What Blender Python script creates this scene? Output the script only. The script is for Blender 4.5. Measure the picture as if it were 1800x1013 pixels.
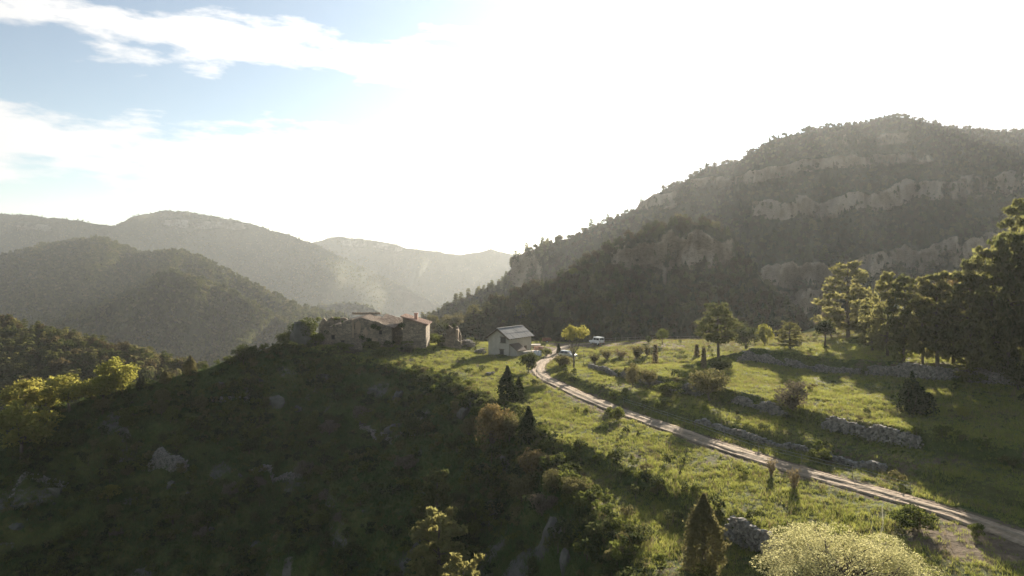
import bpy, math, random
import numpy as np
from mathutils import Vector
R = math.radians
for o in list(bpy.data.objects): bpy.data.objects.remove(o)
SC = bpy.context.scene
COL = SC.collection

# ------------------------------------------------------------------ camera
F, HZ, CZ = 1250.0, 470.0, 20.0            # focal length and horizon row in photo pixels, drone height
cam = bpy.data.cameras.new('camera'); camo = bpy.data.objects.new('camera', cam); COL.objects.link(camo)
camo.location = (0, 0, CZ); camo.rotation_euler = (R(90), 0, 0)
cam.sensor_width = 36.0; cam.lens = 36.0 * F / 1800.0
cam.shift_y = -(506.5 - HZ) / 1800.0
cam.clip_start = 0.5; cam.clip_end = 60000
SC.camera = camo

# ------------------------------------------------------------------ sun, sky, exposure
SUN_AZ, SUN_EL = 21.4, 14.2                # degrees right of the view axis, degrees up
sun = bpy.data.lights.new('sun', 'SUN'); suno = bpy.data.objects.new('sun', sun); COL.objects.link(suno)
sun.energy = 5.0; sun.angle = R(0.53); sun.color = (1.0, 0.87, 0.69)
sd = Vector((math.sin(R(SUN_AZ)) * math.cos(R(SUN_EL)), math.cos(R(SUN_AZ)) * math.cos(R(SUN_EL)), math.sin(R(SUN_EL))))
suno.rotation_euler = sd.to_track_quat('Z', 'Y').to_euler(); suno.location = sd * 3000
W = bpy.data.worlds.new('World'); SC.world = W; W.use_nodes = True
def build_world():
    nt = W.node_tree; nt.nodes.clear(); N = nt.nodes.new; L = nt.links.new
    out = N('ShaderNodeOutputWorld'); bg = N('ShaderNodeBackground')
    sky = N('ShaderNodeTexSky'); sky.sky_type = 'NISHITA'; sky.sun_disc = False
    sky.sun_elevation = R(SUN_EL); sky.sun_rotation = R(SUN_AZ); sky.altitude = 700
    sky.air_density = 1.0; sky.dust_density = 0.05; sky.ozone_density = 1.0
    # clouds: layered noise on a flat cloud deck (direction divided by its height), the same all round the sky
    tc = N('ShaderNodeTexCoord'); sep = N('ShaderNodeSeparateXYZ'); L(tc.outputs['Generated'], sep.inputs[0])
    def M(op, a, b=None, c=None, clamp=False):
        n = N('ShaderNodeMath'); n.operation = op; n.use_clamp = clamp
        for i, x in enumerate((a, b, c)):
            if x is None: continue
            if isinstance(x, (int, float)): n.inputs[i].default_value = x
            else: L(x, n.inputs[i])
        return n.outputs[0]
    x, y, z = sep.outputs
    hyp = M('SQRT', M('ADD', M('MULTIPLY', x, x), M('MULTIPLY', y, y)))
    el = M('ARCTAN2', z, hyp); az = M('ARCTAN2', x, y)
    comb = N('ShaderNodeCombineXYZ'); L(M('MULTIPLY', az, 1.9), comb.inputs[0]); L(M('MULTIPLY', el, 6.2), comb.inputs[1])
    n1 = N('ShaderNodeTexNoise'); n1.inputs['Scale'].default_value = 3.4; n1.inputs['Detail'].default_value = 9; n1.inputs['Roughness'].default_value = 0.6
    L(comb.outputs[0], n1.inputs['Vector'])
    # two long banks of cloud at about 16 and 9 degrees up, broken by the noise
    def bank(c, w): return M('SUBTRACT', 1.0, M('DIVIDE', M('ABSOLUTE', M('SUBTRACT', el, c)), w), clamp=True)
    wob = N('ShaderNodeTexNoise'); wob.inputs['Scale'].default_value = 0.9; wob.inputs['Detail'].default_value = 3
    L(comb.outputs[0], wob.inputs['Vector'])
    e2 = M('MULTIPLY', M('SUBTRACT', wob.outputs['Fac'], 0.5), 0.06); el = M('ADD', el, e2)
    b = M('MAXIMUM', bank(R(16.0), R(3.6)), bank(R(8.4), R(5.0)))
    cov = M('ADD', M('MULTIPLY', M('SUBTRACT', n1.outputs['Fac'], 0.5), 4.2), M('SUBTRACT', M('MULTIPLY', b, 1.35), 0.66))
    cov = M('MULTIPLY', cov, 2.0, clamp=True)
    cov = M('MULTIPLY', cov, M('MULTIPLY', M('ADD', z, 0.02), 30, clamp=True))
    # the air glows towards the sun, and thin cloud scatters forward too
    dt = N('ShaderNodeVectorMath'); dt.operation = 'DOT_PRODUCT'; L(tc.outputs['Generated'], dt.inputs[0]); dt.inputs[1].default_value = tuple(sd)
    fw = M('POWER', M('MULTIPLY_ADD', dt.outputs['Value'], .5, .5, clamp=True), 4.0)
    def grey(v, tint):
        c = N('ShaderNodeCombineXYZ')
        for k in range(3): L(M('MULTIPLY', v, tint[k] / SKY), c.inputs[k])
        return c.outputs[0]
    ad = N('ShaderNodeMixRGB'); ad.blend_type = 'ADD'; ad.inputs[0].default_value = 1; hs = N('ShaderNodeHueSaturation'); hs.inputs['Saturation'].default_value = .8; L(sky.outputs[0], hs.inputs['Color']); L(hs.outputs[0], ad.inputs[1]); L(grey(M('POWER', fw, 4.0), (AUREOLE * .92, AUREOLE, AUREOLE * .97)), ad.inputs[2])
    sc = N('ShaderNodeMixRGB'); L(cov, sc.inputs[0]); L(ad.outputs[0], sc.inputs[1]); L(grey(M('MULTIPLY_ADD', fw, CLOUD[1], CLOUD[0]), (1, 1, 1)), sc.inputs[2])
    L(sc.outputs[0], bg.inputs[0]); bg.inputs[1].default_value = SKY; L(bg.outputs[0], out.inputs[0])
SKY = 0.05; CLOUD = (.22, .30); AUREOLE = .30
build_world()
SC.view_settings.view_transform = 'Standard'; SC.view_settings.look = 'None'
SC.view_settings.gamma = 1.0; SC.view_settings.use_curve_mapping = False
SC.view_settings.exposure = 1.5
SC.render.engine = 'CYCLES'
cy = SC.cycles
cy.use_denoising = True; cy.use_adaptive_sampling = False; cy.denoising_prefilter = 'ACCURATE'
cy.max_bounces = 5; cy.diffuse_bounces = 2; cy.glossy_bounces = 1; cy.transmission_bounces = 3; cy.volume_bounces = 0
cy.transparent_max_bounces = 4; cy.sample_clamp_indirect = 4.0
HAZE = dict(density=0.000088, color=(0.91, 0.97, 1.0, 1), g=0.42)

# ------------------------------------------------------------------ helpers
RNG = np.random.RandomState(7); random.seed(7)
def ray(u, v, d):                         # photo pixel at depth d -> point
    return ((u - 900.0) / F * d, d, CZ - (v - HZ) / F * d)
def sst(a, b, x):
    t = np.clip((x - a) / (b - a), 0, 1); return t * t * (3 - 2 * t)
_tabs = {}
def vnoise(x, y, seed=0):
    if seed not in _tabs: _tabs[seed] = np.random.RandomState(seed + 100).rand(256, 256)
    T = _tabs[seed]; x = np.asarray(x, float); y = np.asarray(y, float)
    xi = np.floor(x).astype(int); yi = np.floor(y).astype(int); fx = x - xi; fy = y - yi
    fx = fx * fx * (3 - 2 * fx); fy = fy * fy * (3 - 2 * fy); xi &= 255; yi &= 255; x2 = (xi + 1) & 255; y2 = (yi + 1) & 255
    return (T[xi, yi] * (1 - fx) + T[x2, yi] * fx) * (1 - fy) + (T[xi, y2] * (1 - fx) + T[x2, y2] * fx) * fy
def fbm(x, y, seed=0, o=4, rough=0.5):    # about -1..1
    s = 0; a = 1; n = 0
    for k in range(o):
        s = s + a * (vnoise(x * 2**k + 17 * k, y * 2**k + 31 * k, seed + k) * 2 - 1); n += a; a *= rough
    return s / n * 1.4
def tag(o, label=None, cat=None, group=None, kind=None):
    if label: o['label'] = label
    if cat: o['category'] = cat
    if group: o['group'] = group
    if kind: o['kind'] = kind
    return o
def mesh(name, verts, faces, mat=None, smooth=False):
    me = bpy.data.meshes.new(name)
    verts = np.asarray(verts, np.float32); 
    if isinstance(faces, np.ndarray):
        k = faces.shape[1]; nf = len(faces)
        me.vertices.add(len(verts)); me.vertices.foreach_set('co', verts.ravel())
        me.loops.add(nf * k); me.loops.foreach_set('vertex_index', faces.astype(np.int32).ravel())
        me.polygons.add(nf); me.polygons.foreach_set('loop_start', np.arange(0, nf * k, k, dtype=np.int32))
        me.update(calc_edges=True)
    else:
        me.from_pydata([tuple(map(float, v)) for v in verts], [], faces); me.update()
    if smooth: me.polygons.foreach_set('use_smooth', np.ones(len(me.polygons), bool))
    for m in (mat if isinstance(mat, (list, tuple)) else [mat]):
        if m: me.materials.append(m)
    return me
def attr(me, name, arr, typ='FLOAT'):
    a = me.attributes.new(name, typ, 'POINT')
    a.data.foreach_set('vector' if typ == 'FLOAT_VECTOR' else 'value', np.asarray(arr).ravel())
def add(name, me, parent=None, loc=None, rz=0):
    o = bpy.data.objects.new(name, me); COL.objects.link(o)
    if parent: o.parent = parent
    if loc is not None: o.location = loc
    if rz: o.rotation_euler = (0, 0, rz)
    return o
def empty(name, loc=(0, 0, 0), rz=0):
    o = add(name, None, None, loc, rz); o.empty_display_size = 0.3; return o
class MB:                                  # collects simple solids into one mesh
    def __init__(s): s.v = []; s.f = []
    def quad(s, *p):
        n = len(s.v); s.v += [tuple(q) for q in p]; s.f.append(tuple(range(n, n + len(p)))); return s
    def hexa(s, b, t):                     # four bottom points, four top points
        n = len(s.v); s.v += [tuple(q) for q in b] + [tuple(q) for q in t]
        s.f += [(n+3, n+2, n+1, n), (n+4, n+5, n+6, n+7)] + [(n+i, n+(i+1) % 4, n+4+(i+1) % 4, n+4+i) for i in range(4)]; return s
    def box(s, c, d, rz=0):
        x, y, z = (q / 2 for q in d); co, si = math.cos(rz), math.sin(rz)
        p = lambda a, b, e: (c[0] + a * co - b * si, c[1] + a * si + b * co, c[2] + e)
        return s.hexa([p(-x,-y,-z), p(x,-y,-z), p(x,y,-z), p(-x,y,-z)], [p(-x,-y,z), p(x,-y,z), p(x,y,z), p(-x,y,z)])
    def tube(s, pts, rad, n=5, cap=True):
        pts = [Vector(p) for p in pts]; rad = rad if isinstance(rad, (list, tuple)) else [rad] * len(pts); base = len(s.v)
        for i, p in enumerate(pts):
            t = (pts[min(i + 1, len(pts) - 1)] - pts[max(i - 1, 0)]).normalized()
            a = t.cross(Vector((0.31, 0.9, 0.2)) if abs(t.z) > .5 else Vector((0, 0, 1))).normalized(); b = t.cross(a)
            for k in range(n):
                w = 2 * math.pi * k / n; s.v.append(tuple(p + (a * math.cos(w) + b * math.sin(w)) * rad[i]))
        for i in range(len(pts) - 1):
            for k in range(n): s.f.append((base+i*n+k, base+i*n+(k+1) % n, base+(i+1)*n+(k+1) % n, base+(i+1)*n+k))
        if cap: s.f.append(tuple(base + k for k in range(n))[::-1]); s.f.append(tuple(base + (len(pts)-1)*n + k for k in range(n)))
        return s
    def prism(s, poly, y0, y1):            # polygon in x,z extruded along y
        n = len(s.v); k = len(poly)
        s.v += [(p[0], y0, p[1]) for p in poly] + [(p[0], y1, p[1]) for p in poly]
        s.f += [tuple(range(n, n+k)), tuple(range(n+2*k-1, n+k-1, -1))] + [(n+(i+1) % k, n+i, n+k+i, n+k+(i+1) % k) for i in range(k)]; return s
    def me(s, name, mat, smooth=False): return mesh(name, s.v, s.f, mat, smooth)
    def obj(s, name, mat, parent=None, loc=None, rz=0, smooth=False): return add(name, s.me(name, mat, smooth), parent, loc, rz)

# ------------------------------------------------------------------ materials
def mat_nodes(name):
    m = bpy.data.materials.new(name); m.use_nodes = True; nt = m.node_tree; nt.nodes.clear()
    out = nt.nodes.new('ShaderNodeOutputMaterial'); return m, nt, nt.nodes.new, nt.links.new, out
def ramp_mix(N, L, fac, a, b):
    mx = N('ShaderNodeMixRGB'); L(fac, mx.inputs[0])
    for i, c in ((1, a), (2, b)):
        if isinstance(c, tuple): mx.inputs[i].default_value = (*c, 1)
        else: L(c, mx.inputs[i])
    return mx.outputs[0]
def noise_fac(N, L, vec, scale, detail=4, lo=0.35, hi=0.65, rough=0.55):
    n = N('ShaderNodeTexNoise'); n.inputs['Scale'].default_value = scale; n.inputs['Detail'].default_value = detail; n.inputs['Roughness'].default_value = rough
    if vec is not None: L(vec, n.inputs['Vector'])
    r = N('ShaderNodeMapRange'); r.inputs[1].default_value = lo; r.inputs[2].default_value = hi; L(n.outputs['Fac'], r.inputs[0]); return r.outputs[0]
def plain(name, a, b=None, scale=3.0, rough=0.85, metal=0.0, bump=0.0, detail=5):
    m, nt, N, L, out = mat_nodes(name); p = N('ShaderNodeBsdfPrincipled'); L(p.outputs[0], out.inputs[0])
    p.inputs['Roughness'].default_value = rough; p.inputs['Metallic'].default_value = metal
    tc = N('ShaderNodeTexCoord'); f = noise_fac(N, L, tc.outputs['Object'], scale, detail)
    L(ramp_mix(N, L, f, a, b or tuple(x * .75 for x in a)), p.inputs['Base Color'])
    if bump:
        bp = N('ShaderNodeBump'); bp.inputs['Strength'].default_value = bump; bp.inputs['Distance'].default_value = 0.1; L(f, bp.inputs['Height']); L(bp.outputs[0], p.inputs['Normal'])
    return m
def leafmat(name, a, b, trans=0.4, hue=0.25):
    m, nt, N, L, out = mat_nodes(name)
    oi = N('ShaderNodeObjectInfo'); ge = N('ShaderNodeNewGeometry')
    mr = N('ShaderNodeMath'); mr.operation = 'MULTIPLY_ADD'; mr.inputs[1].default_value = 0.55; L(ge.outputs['Random Per Island'], mr.inputs[0])
    m2 = N('ShaderNodeMath'); m2.operation = 'MULTIPLY'; m2.inputs[1].default_value = 0.45; L(oi.outputs['Random'], m2.inputs[0]); L(m2.outputs[0], mr.inputs[2])
    c = ramp_mix(N, L, mr.outputs[0], a, b)
    d = N('ShaderNodeBsdfDiffuse'); t = N('ShaderNodeBsdfTranslucent'); mx = N('ShaderNodeMixShader'); mx.inputs[0].default_value = trans
    L(c, d.inputs[0]); hv = N('ShaderNodeHueSaturation'); hv.inputs['Value'].default_value = 1.35; hv.inputs['Saturation'].default_value = 1.1; L(c, hv.inputs['Color']); L(hv.outputs[0], t.inputs[0])
    L(d.outputs[0], mx.inputs[1]); L(t.outputs[0], mx.inputs[2]); L(mx.outputs[0], out.inputs[0]); return m
def terrain_mat(name, ga, gb, rocka=(0.34, 0.31, 0.26), rockb=(0.19, 0.175, 0.15), soil=(0.16, 0.12, 0.08), scale=1.0, rscale=1.0):
    """grass and scrub, bare rock where attribute rock (or a steep face) says so, bare earth where attribute dirt says so"""
    m, nt, N, L, out = mat_nodes(name); p = N('ShaderNodeBsdfPrincipled'); L(p.outputs[0], out.inputs[0]); p.inputs['Roughness'].default_value = 0.95
    p.inputs['Specular IOR Level'].default_value = 0.1
    tc = N('ShaderNodeTexCoord'); V = tc.outputs['Object']
    big = noise_fac(N, L, V, 0.09 * scale, 5, .38, .62); fine = noise_fac(N, L, V, 1.7 * scale, 6, .3, .7, .7)
    g = ramp_mix(N, L, big, ga, gb)
    dk = N('ShaderNodeMixRGB'); dk.blend_type = 'MULTIPLY'; dk.inputs[0].default_value = 0.6; L(g, dk.inputs[1])
    vr = ramp_mix(N, L, fine, (0.5, 0.5, 0.5), (1.25, 1.25, 1.2)); L(vr, dk.inputs[2])
    ar = N('ShaderNodeAttribute'); ar.attribute_name = 'rock'; ad = N('ShaderNodeAttribute'); ad.attribute_name = 'dirt'
    mp = N('ShaderNodeMapping'); mp.inputs['Scale'].default_value = (1, 1, 2.6); L(V, mp.inputs[0])
    rk = ramp_mix(N, L, noise_fac(N, L, mp.outputs[0], 0.45 * scale * rscale, 10, .36, .64, .75), rocka, rockb)
    def edge(a, amt=0.9):
        ma = N('ShaderNodeMath'); ma.operation = 'MULTIPLY_ADD'; L(fine, ma.inputs[0]); ma.inputs[1].default_value = -amt; L(a, ma.inputs[2])
        r = N('ShaderNodeMapRange'); r.inputs[1].default_value = 0.0; r.inputs[2].default_value = .3; L(ma.outputs[0], r.inputs[0]); return r.outputs[0]
    c1 = ramp_mix(N, L, edge(ad.outputs['Fac']), dk.outputs[0], ramp_mix(N, L, fine, tuple(x * .7 for x in soil), tuple(x * 1.5 for x in soil)))
    c2 = ramp_mix(N, L, edge(ar.outputs['Fac'], .7), c1, rk)
    L(c2, p.inputs['Base Color'])
    bp = N('ShaderNodeBump'); bp.inputs['Strength'].default_value = 0.7; bp.inputs['Distance'].default_value = 0.35 / scale; L(fine, bp.inputs['Height']); L(bp.outputs[0], p.inputs['Normal'])
    return m

# ================================================================== THE LAND
M_NEAR = terrain_mat('meadow_and_slope', (0.075, 0.105, 0.03), (0.125, 0.13, 0.042), (.21, .195, .16), (.11, .105, .085))
M_HILL = terrain_mat('wooded_hillside', (0.055, 0.06, 0.028), (0.085, 0.085, 0.04), (.53, .41, .285), (.24, .19, .13), scale=0.4, rscale=2.2)
M_FAR = terrain_mat('far_hillside', (0.05, 0.065, 0.035), (0.08, 0.085, 0.045), scale=0.08)
M_DUST = plain('pale_track_dust', (0.46, 0.37, 0.27), (0.34, 0.27, 0.19), 1.4, 0.95, bump=.5)

# plan positions (metres) of the lines that shape the near land
ROAD = np.array([(22, 184), (18, 182.5), (14.5, 178.5), (11.6, 170), (8.2, 157), (5.9, 148), (5.0, 139.5), (5.4, 132), (6.6, 126), (9.3, 116.5), (13.2, 104.5), (16.8, 95.5), (20.7, 86.3), (24.6, 77), (28.2, 70.4), (31.4, 65.4), (34.1, 61), (36.4, 56.8), (37.9, 52.6), (39.4, 47), (42, 36), (44, 26)], float)
RIM = np.array([(-190, 112, -19), (-140, 122, -12), (-100, 128, -8.5), (-80, 130, -4.5), (-62, 137, -.3), (-53, 142, 2.7), (-47, 146, 4.0), (-41, 148, 3.0), (-36, 146, 1.3), (-31, 143, .6), (-22.4, 140, .4), (-12.6, 130, 0), (-6.4, 113, -.2), (-.5, 100, -.8), (2.0, 91, -1.3), (4.6, 81, -1.7), (5.9, 72, -1.8), (7.1, 63.5, -1.9), (8.4, 55.6, -2.0), (9.4, 49, -2.0), (11.2, 42, -2.2), (14, 30, -2.4), (16, 5, -3)], float)
EDGE = np.array([(-2, 104), (1.2, 95), (3.4, 87), (10, 77.6), (14.7, 66.2), (18, 57.4), (22.2, 51), (27, 42), (32, 28), (36, 10)], float)   # lip of the meadow
B0 = np.array([(9, 141), (9.4, 128), (13.2, 115), (17.5, 103), (23, 92), (28.5, 82), (33.5, 75), (38.5, 68), (42, 61), (45, 53), (48, 40), (52, 20)], float)
B1 = np.array([(15, 137), (18.6, 123), (22.6, 114), (28.4, 103), (32.8, 93), (36.8, 82), (42.6, 74), (51, 65), (61, 56), (75, 44), (94, 23)], float)
W1 = np.array([(31, 152), (37, 141), (43, 132), (55, 114.5), (69, 96.5), (84, 80), (100, 62), (125, 40)], float)

def polyd(x, y, P):
    """distance to a plan polyline, side (+ right of travel), arc position and extra columns at the nearest point"""
    best = np.full(x.shape, 1e9); side = np.zeros(x.shape); ex = np.zeros(x.shape); s0 = 0; arc = np.zeros(x.shape)
    for i in range(len(P) - 1):
        a, b = P[i, :2], P[i + 1, :2]; e = b - a; l = np.hypot(*e)
        t = np.clip(((x - a[0]) * e[0] + (y - a[1]) * e[1]) / l**2, 0, 1)
        qx = x - a[0] - t * e[0]; qy = y - a[1] - t * e[1]; d = np.hypot(qx, qy); m = d < best
        best = np.where(m, d, best); side = np.where(m, np.sign(e[1] * (x - a[0]) - e[0] * (y - a[1])), side); arc = np.where(m, s0 + t * l, arc)
        if P.shape[1] > 2: ex = np.where(m, P[i, 2] + t * (P[i + 1, 2] - P[i, 2]), ex)
        s0 += l
    return best, side, arc, ex
CP = [(x, y, 0.0) for x, y in ROAD[4:]] + [(x, y, z) for x, y, z in RIM[2:14]] + \
     [(-.7, 159, 0), (-5, 163, 0), (4.5, 167, .2), (-35, 157, 2.6), (-26, 158, 2.5), (-42, 160, 2.8), (-20, 160, 2.0), (-38, 172, 2.2), (-13, 166, 1.0), (-15, 152, .7), (-10, 183, .5), (14, 178, .3), (22, 183, .5), (36, 184, .8), (55, 186, 1.5),
      (-14, 200, -2), (10, 200, -2), (40, 203, -2), (-40, 185, -3), (-60, 160, -5), (-60, 210, -30), (-20, 225, -18), (20, 225, -18), (60, 225, -16), (-100, 155, -24), (-100, 210, -60), (-140, 150, -32), (-180, 145, -40), (-30, 260, -50), (30, 260, -50), (90, 240, -4), (-30, 320, -100), (50, 320, -90), (-140, 320, -120), (120, 320, -20), (-190, 220, -90),
      (40, 100, 0), (50, 118, 0), (60, 130, 0), (60, 80, 0), (80, 60, 0), (70, 140, .6), (75, 160, 1.6), (85, 130, 3), (100, 142, 9), (130, 140, 14), (110, 100, 8), (160, 110, 19), (150, 60, 15), (110, 190, 9), (160, 190, 20), (190, 120, 25), (190, 40, 22), (190, 300, 15), (60, 170, 1.2), (70, 20, 1), (120, 10, 8),
      (12, 77, -.5), (8, 84, -.6), (19, 62, -.5), (24, 51, -.5), (30, 38, -.5), (36, 20, -.5), (10, 98, -.5)]
CP = np.array(CP, float); _n = len(CP)
_r = np.hypot(CP[:, None, 0] - CP[None, :, 0], CP[:, None, 1] - CP[None, :, 1])
_A = np.zeros((_n + 3, _n + 3)); _A[:_n, :_n] = -_r + np.eye(_n) * 1.5; _A[:_n, _n] = 1; _A[:_n, _n + 1:_n + 3] = CP[:, :2]; _A[_n:, :_n] = _A[:_n, _n:].T
_w = np.linalg.solve(_A, np.r_[CP[:, 2], 0, 0, 0])
def base_z(x, y):
    z = _w[_n] + _w[_n + 1] * x + _w[_n + 2] * y
    for i in range(_n): z = z - _w[i] * np.hypot(x - CP[i, 0], y - CP[i, 1])
    return z
def near_land(x, y):
    """height plus masks of the near land: terraces and track to the right, the shaded crag to the left"""
    P = base_z(x, y); n1 = fbm(x / 9, y / 9, 1); n2 = fbm(x / 2.2, y / 2.2, 5, 3)
    # terraces: each a bank with a level bench behind it
    wob = n1 * .8
    d, s, a, _ = polyd(x, y, B0); k0 = sst(-.8, .9, d * -s + wob * .6) * sst(0, 14, a)
    d1, s1, a1, _ = polyd(x, y, B1); k1 = sst(-.6, .5, d1 * -s1 + wob * .3) * sst(0, 20, a1)
    d2, s2, a2, _ = polyd(x, y, W1); k2 = sst(-.45, .35, d2 * -s2 + wob * .12) * sst(2, 22, a2)
    up = P + 1.0 * k0 + 1.7 * k1 + 2.3 * k2 + n1 * .28 + n2 * .15
    dE, sE, aE, _ = polyd(x, y, EDGE); below = dE * sE
    kE = sst(-.3, 1.3, below + wob * .6) * sst(2, 12, aE); up = up - 1.35 * kE
    dR, sR, aR, zR = polyd(x, y, RIM); down = dR * sR + fbm(x / 6, y / 6, 21) * 1.2 * sst(0, 3, dR)
    # the shaded slope below the rim: steep, ledged, rough
    led = fbm(x / 14, y / 14, 31); q = np.clip(down, 0, 200)
    g = .80 * q - .0016 * q**2 * (q < 120)
    lp = 5.5 + 1.5 * led; ph = (g + fbm(x / 22, y / 22, 37) * 2.5) / lp; st = (np.floor(ph) + sst(.45, .75, ph - np.floor(ph))) * lp - fbm(x / 22, y / 22, 37) * 2.5
    g = g + (st - g) * (.55 * sst(-.3, .5, led) + .15) * sst(0, 5, q)
    steepF = sst(95, 84, y) * sst(-30, 0, x); g = g * (1 + .75 * steepF * np.exp(-q / 14))
    dn = np.where(sE > -2, zR, zR) - g + (n1 * 1.0 + n2 * .35 + np.abs(fbm(x / 4, y / 4, 41)) * .8) * sst(0, 4, q)
    w = sst(-.4, 1.2, down); z = up * (1 - w) + np.minimum(dn, up + 1) * w
    # the track lies in a shallow cut
    dr, sr, ar, _ = polyd(x, y, ROAD); kr = sst(2.8, 1.45, dr); zr = base_z(x, y); z = z * (1 - kr) + (zr - .10) * kr
    ledge = np.clip((st - (.80 * q)) * 0, 0, 1)
    steep = sst(.45, .75, ph - np.floor(ph)) * sst(1.0, .75, ph - np.floor(ph) + .15)
    rock = w * (sst(.0, .9, led) * steep * 1.0 + .9 * steepF * sst(.0, .5, fbm(x / 5, y / 8, 51) + .25) * sst(1, 4, q) + .75 * sst(.35, .7, fbm(x / 5, y / 5, 55)))
    yard = sst(1.1, .6, np.hypot((x - 20) / 17, (y - 181) / 7.5)) + sst(1.0, .5, np.hypot((x - 8) / 4.5, (y - 171) / 8))
    dirt = np.clip(yard, 0, 1.2) + 1.1 * sst(2.4, 1.2, dr + n1 * .7) + .9 * sst(1.2, .5, np.hypot((x - 34) / 6, (y - 52) / 5)) * (1 - w) + 1.0 * sst(.2, .6, fbm(x / 7, y / 7, 61, 5, .6)) * (1 - w) * .6
    dirt = dirt + .6 * sst(12, 3, np.abs(y - 172)) * sst(14, 24, x) * sst(60, 45, x) * sst(-.3, .4, n1)
    return z, rock, dirt, w, dr, down
NX0, NX1, NY0, NY1, NS = -175.0, 190.0, 26.0, 330.0, 0.5
gx = np.arange(NX0, NX1, NS); gy = np.arange(NY0, NY1, NS)
GX, GY = np.meshgrid(gx, gy, indexing='ij'); GZ, GROCK, GDIRT, GW, GROAD, GDOWN = near_land(GX, GY)
def grid_faces(a, b):
    i = (np.arange(a - 1)[:, None] * b + np.arange(b - 1)[None, :]).ravel(); return np.stack([i, i + b, i + b + 1, i + 1], 1)
me = mesh('hillside', np.stack([GX, GY, GZ], -1).reshape(-1, 3), grid_faces(len(gx), len(gy)), M_NEAR, True)
attr(me, 'rock', GROCK.astype(np.float32)); attr(me, 'dirt', GDIRT.astype(np.float32))
tag(add('hillside', me), 'grassy terraced spur with a steep shaded crag below the ruin', 'hillside', kind='structure')
def gz(x, y, A=None):
    A = GZ if A is None else A
    fx = np.clip((np.asarray(x, float) - NX0) / NS, 0, len(gx) - 1.001); fy = np.clip((np.asarray(y, float) - NY0) / NS, 0, len(gy) - 1.001)
    i = fx.astype(int); j = fy.astype(int); fx = fx - i; fy = fy - j
    return (A[i, j] * (1 - fx) + A[i + 1, j] * fx) * (1 - fy) + (A[i, j + 1] * (1 - fx) + A[i + 1, j + 1] * fx) * fy
_ds = np.arange(38, 300, .2)
def hit(u, v, default=160):
    """where the ray through a photo pixel meets the near land"""
    x = (u - 900) / F * _ds; z = CZ - (v - HZ) / F * _ds; k = np.nonzero(z <= gz(x, _ds))[0]
    d = _ds[k[0]] if len(k) else default
    x = (u - 900) / F * d; return float(x), float(d), float(gz(x, d))

# the track: a strip with two pale ruts and a grassy crown
def track():
    seg = np.diff(ROAD, axis=0); s = np.r_[0, np.cumsum(np.hypot(*seg.T))]; S = np.arange(0, s[-1], .7)
    cx = np.interp(S, s, ROAD[:, 0]); cyy = np.interp(S, s, ROAD[:, 1])
    for _ in range(14): cx[1:-1] = (cx[:-2] + cx[1:-1] * 2 + cx[2:]) / 4; cyy[1:-1] = (cyy[:-2] + cyy[1:-1] * 2 + cyy[2:]) / 4
    tx = np.gradient(cx); ty = np.gradient(cyy); l = np.hypot(tx, ty); tx /= l; ty /= l
    off = np.linspace(-1.25, 1.25, 15); prof = .05 + .06 * np.cos(off * 4.6) * (np.abs(off) < 1.2) - .12 * (np.abs(off) > 1.15)
    O = off[None, :] + fbm(S[:, None] / 2.5 + 0 * off, off[None, :] * 3 + 0 * S[:, None], 71) * .22
    X = cx[:, None] - ty[:, None] * O; Y = cyy[:, None] + tx[:, None] * O
    Z = base_z(X, Y) + prof[None, :] + fbm(X / .8, Y / .8, 73, 3) * .035
    rut = np.exp(-((np.abs(off)[None, :] + fbm(S[:, None] / 6 + 0 * off, 0 * S[:, None] + np.sign(off)[None, :], 75) * .16 - .78) / .36)**2) * (.75 + .5 * fbm(X / 3, Y / 3, 76))
    me = mesh('dirt_track', np.stack([X, Y, Z], -1).reshape(-1, 3), grid_faces(*X.shape), None, True); attr(me, 'rut', rut.astype(np.float32))
    m, nt, N, L, out = mat_nodes('rutted_track'); p = N('ShaderNodeBsdfPrincipled'); L(p.outputs[0], out.inputs[0]); p.inputs['Roughness'].default_value = .95
    tc = N('ShaderNodeTexCoord'); V = tc.outputs['Object']; f1 = noise_fac(N, L, V, .5, 6, .3, .7); f2 = noise_fac(N, L, V, 2.6, 5, .3, .7)
    a = N('ShaderNodeAttribute'); a.attribute_name = 'rut'; ma = N('ShaderNodeMath'); ma.operation = 'MULTIPLY_ADD'; ma.use_clamp = True; L(f1, ma.inputs[0]); ma.inputs[1].default_value = .7
    sb = N('ShaderNodeMath'); sb.operation = 'SUBTRACT'; L(a.outputs['Fac'], sb.inputs[0]); sb.inputs[1].default_value = .15; L(sb.outputs[0], ma.inputs[2])
    dust = ramp_mix(N, L, f2, (.30, .21, .13), (.48, .355, .235)); mid = ramp_mix(N, L, f2, (.17, .13, .075), (.28, .21, .13))
    L(ramp_mix(N, L, ma.outputs[0], mid, dust), p.inputs['Base Color'])
    b = N('ShaderNodeBump'); b.inputs['Strength'].default_value = .6; b.inputs['Distance'].default_value = .12; L(f2, b.inputs['Height']); L(b.outputs[0], p.inputs['Normal'])
    me.materials.append(m); tag(add('dirt_track', me), 'pale rutted dirt track winding up to the houses', 'track', kind='structure')
track()

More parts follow.
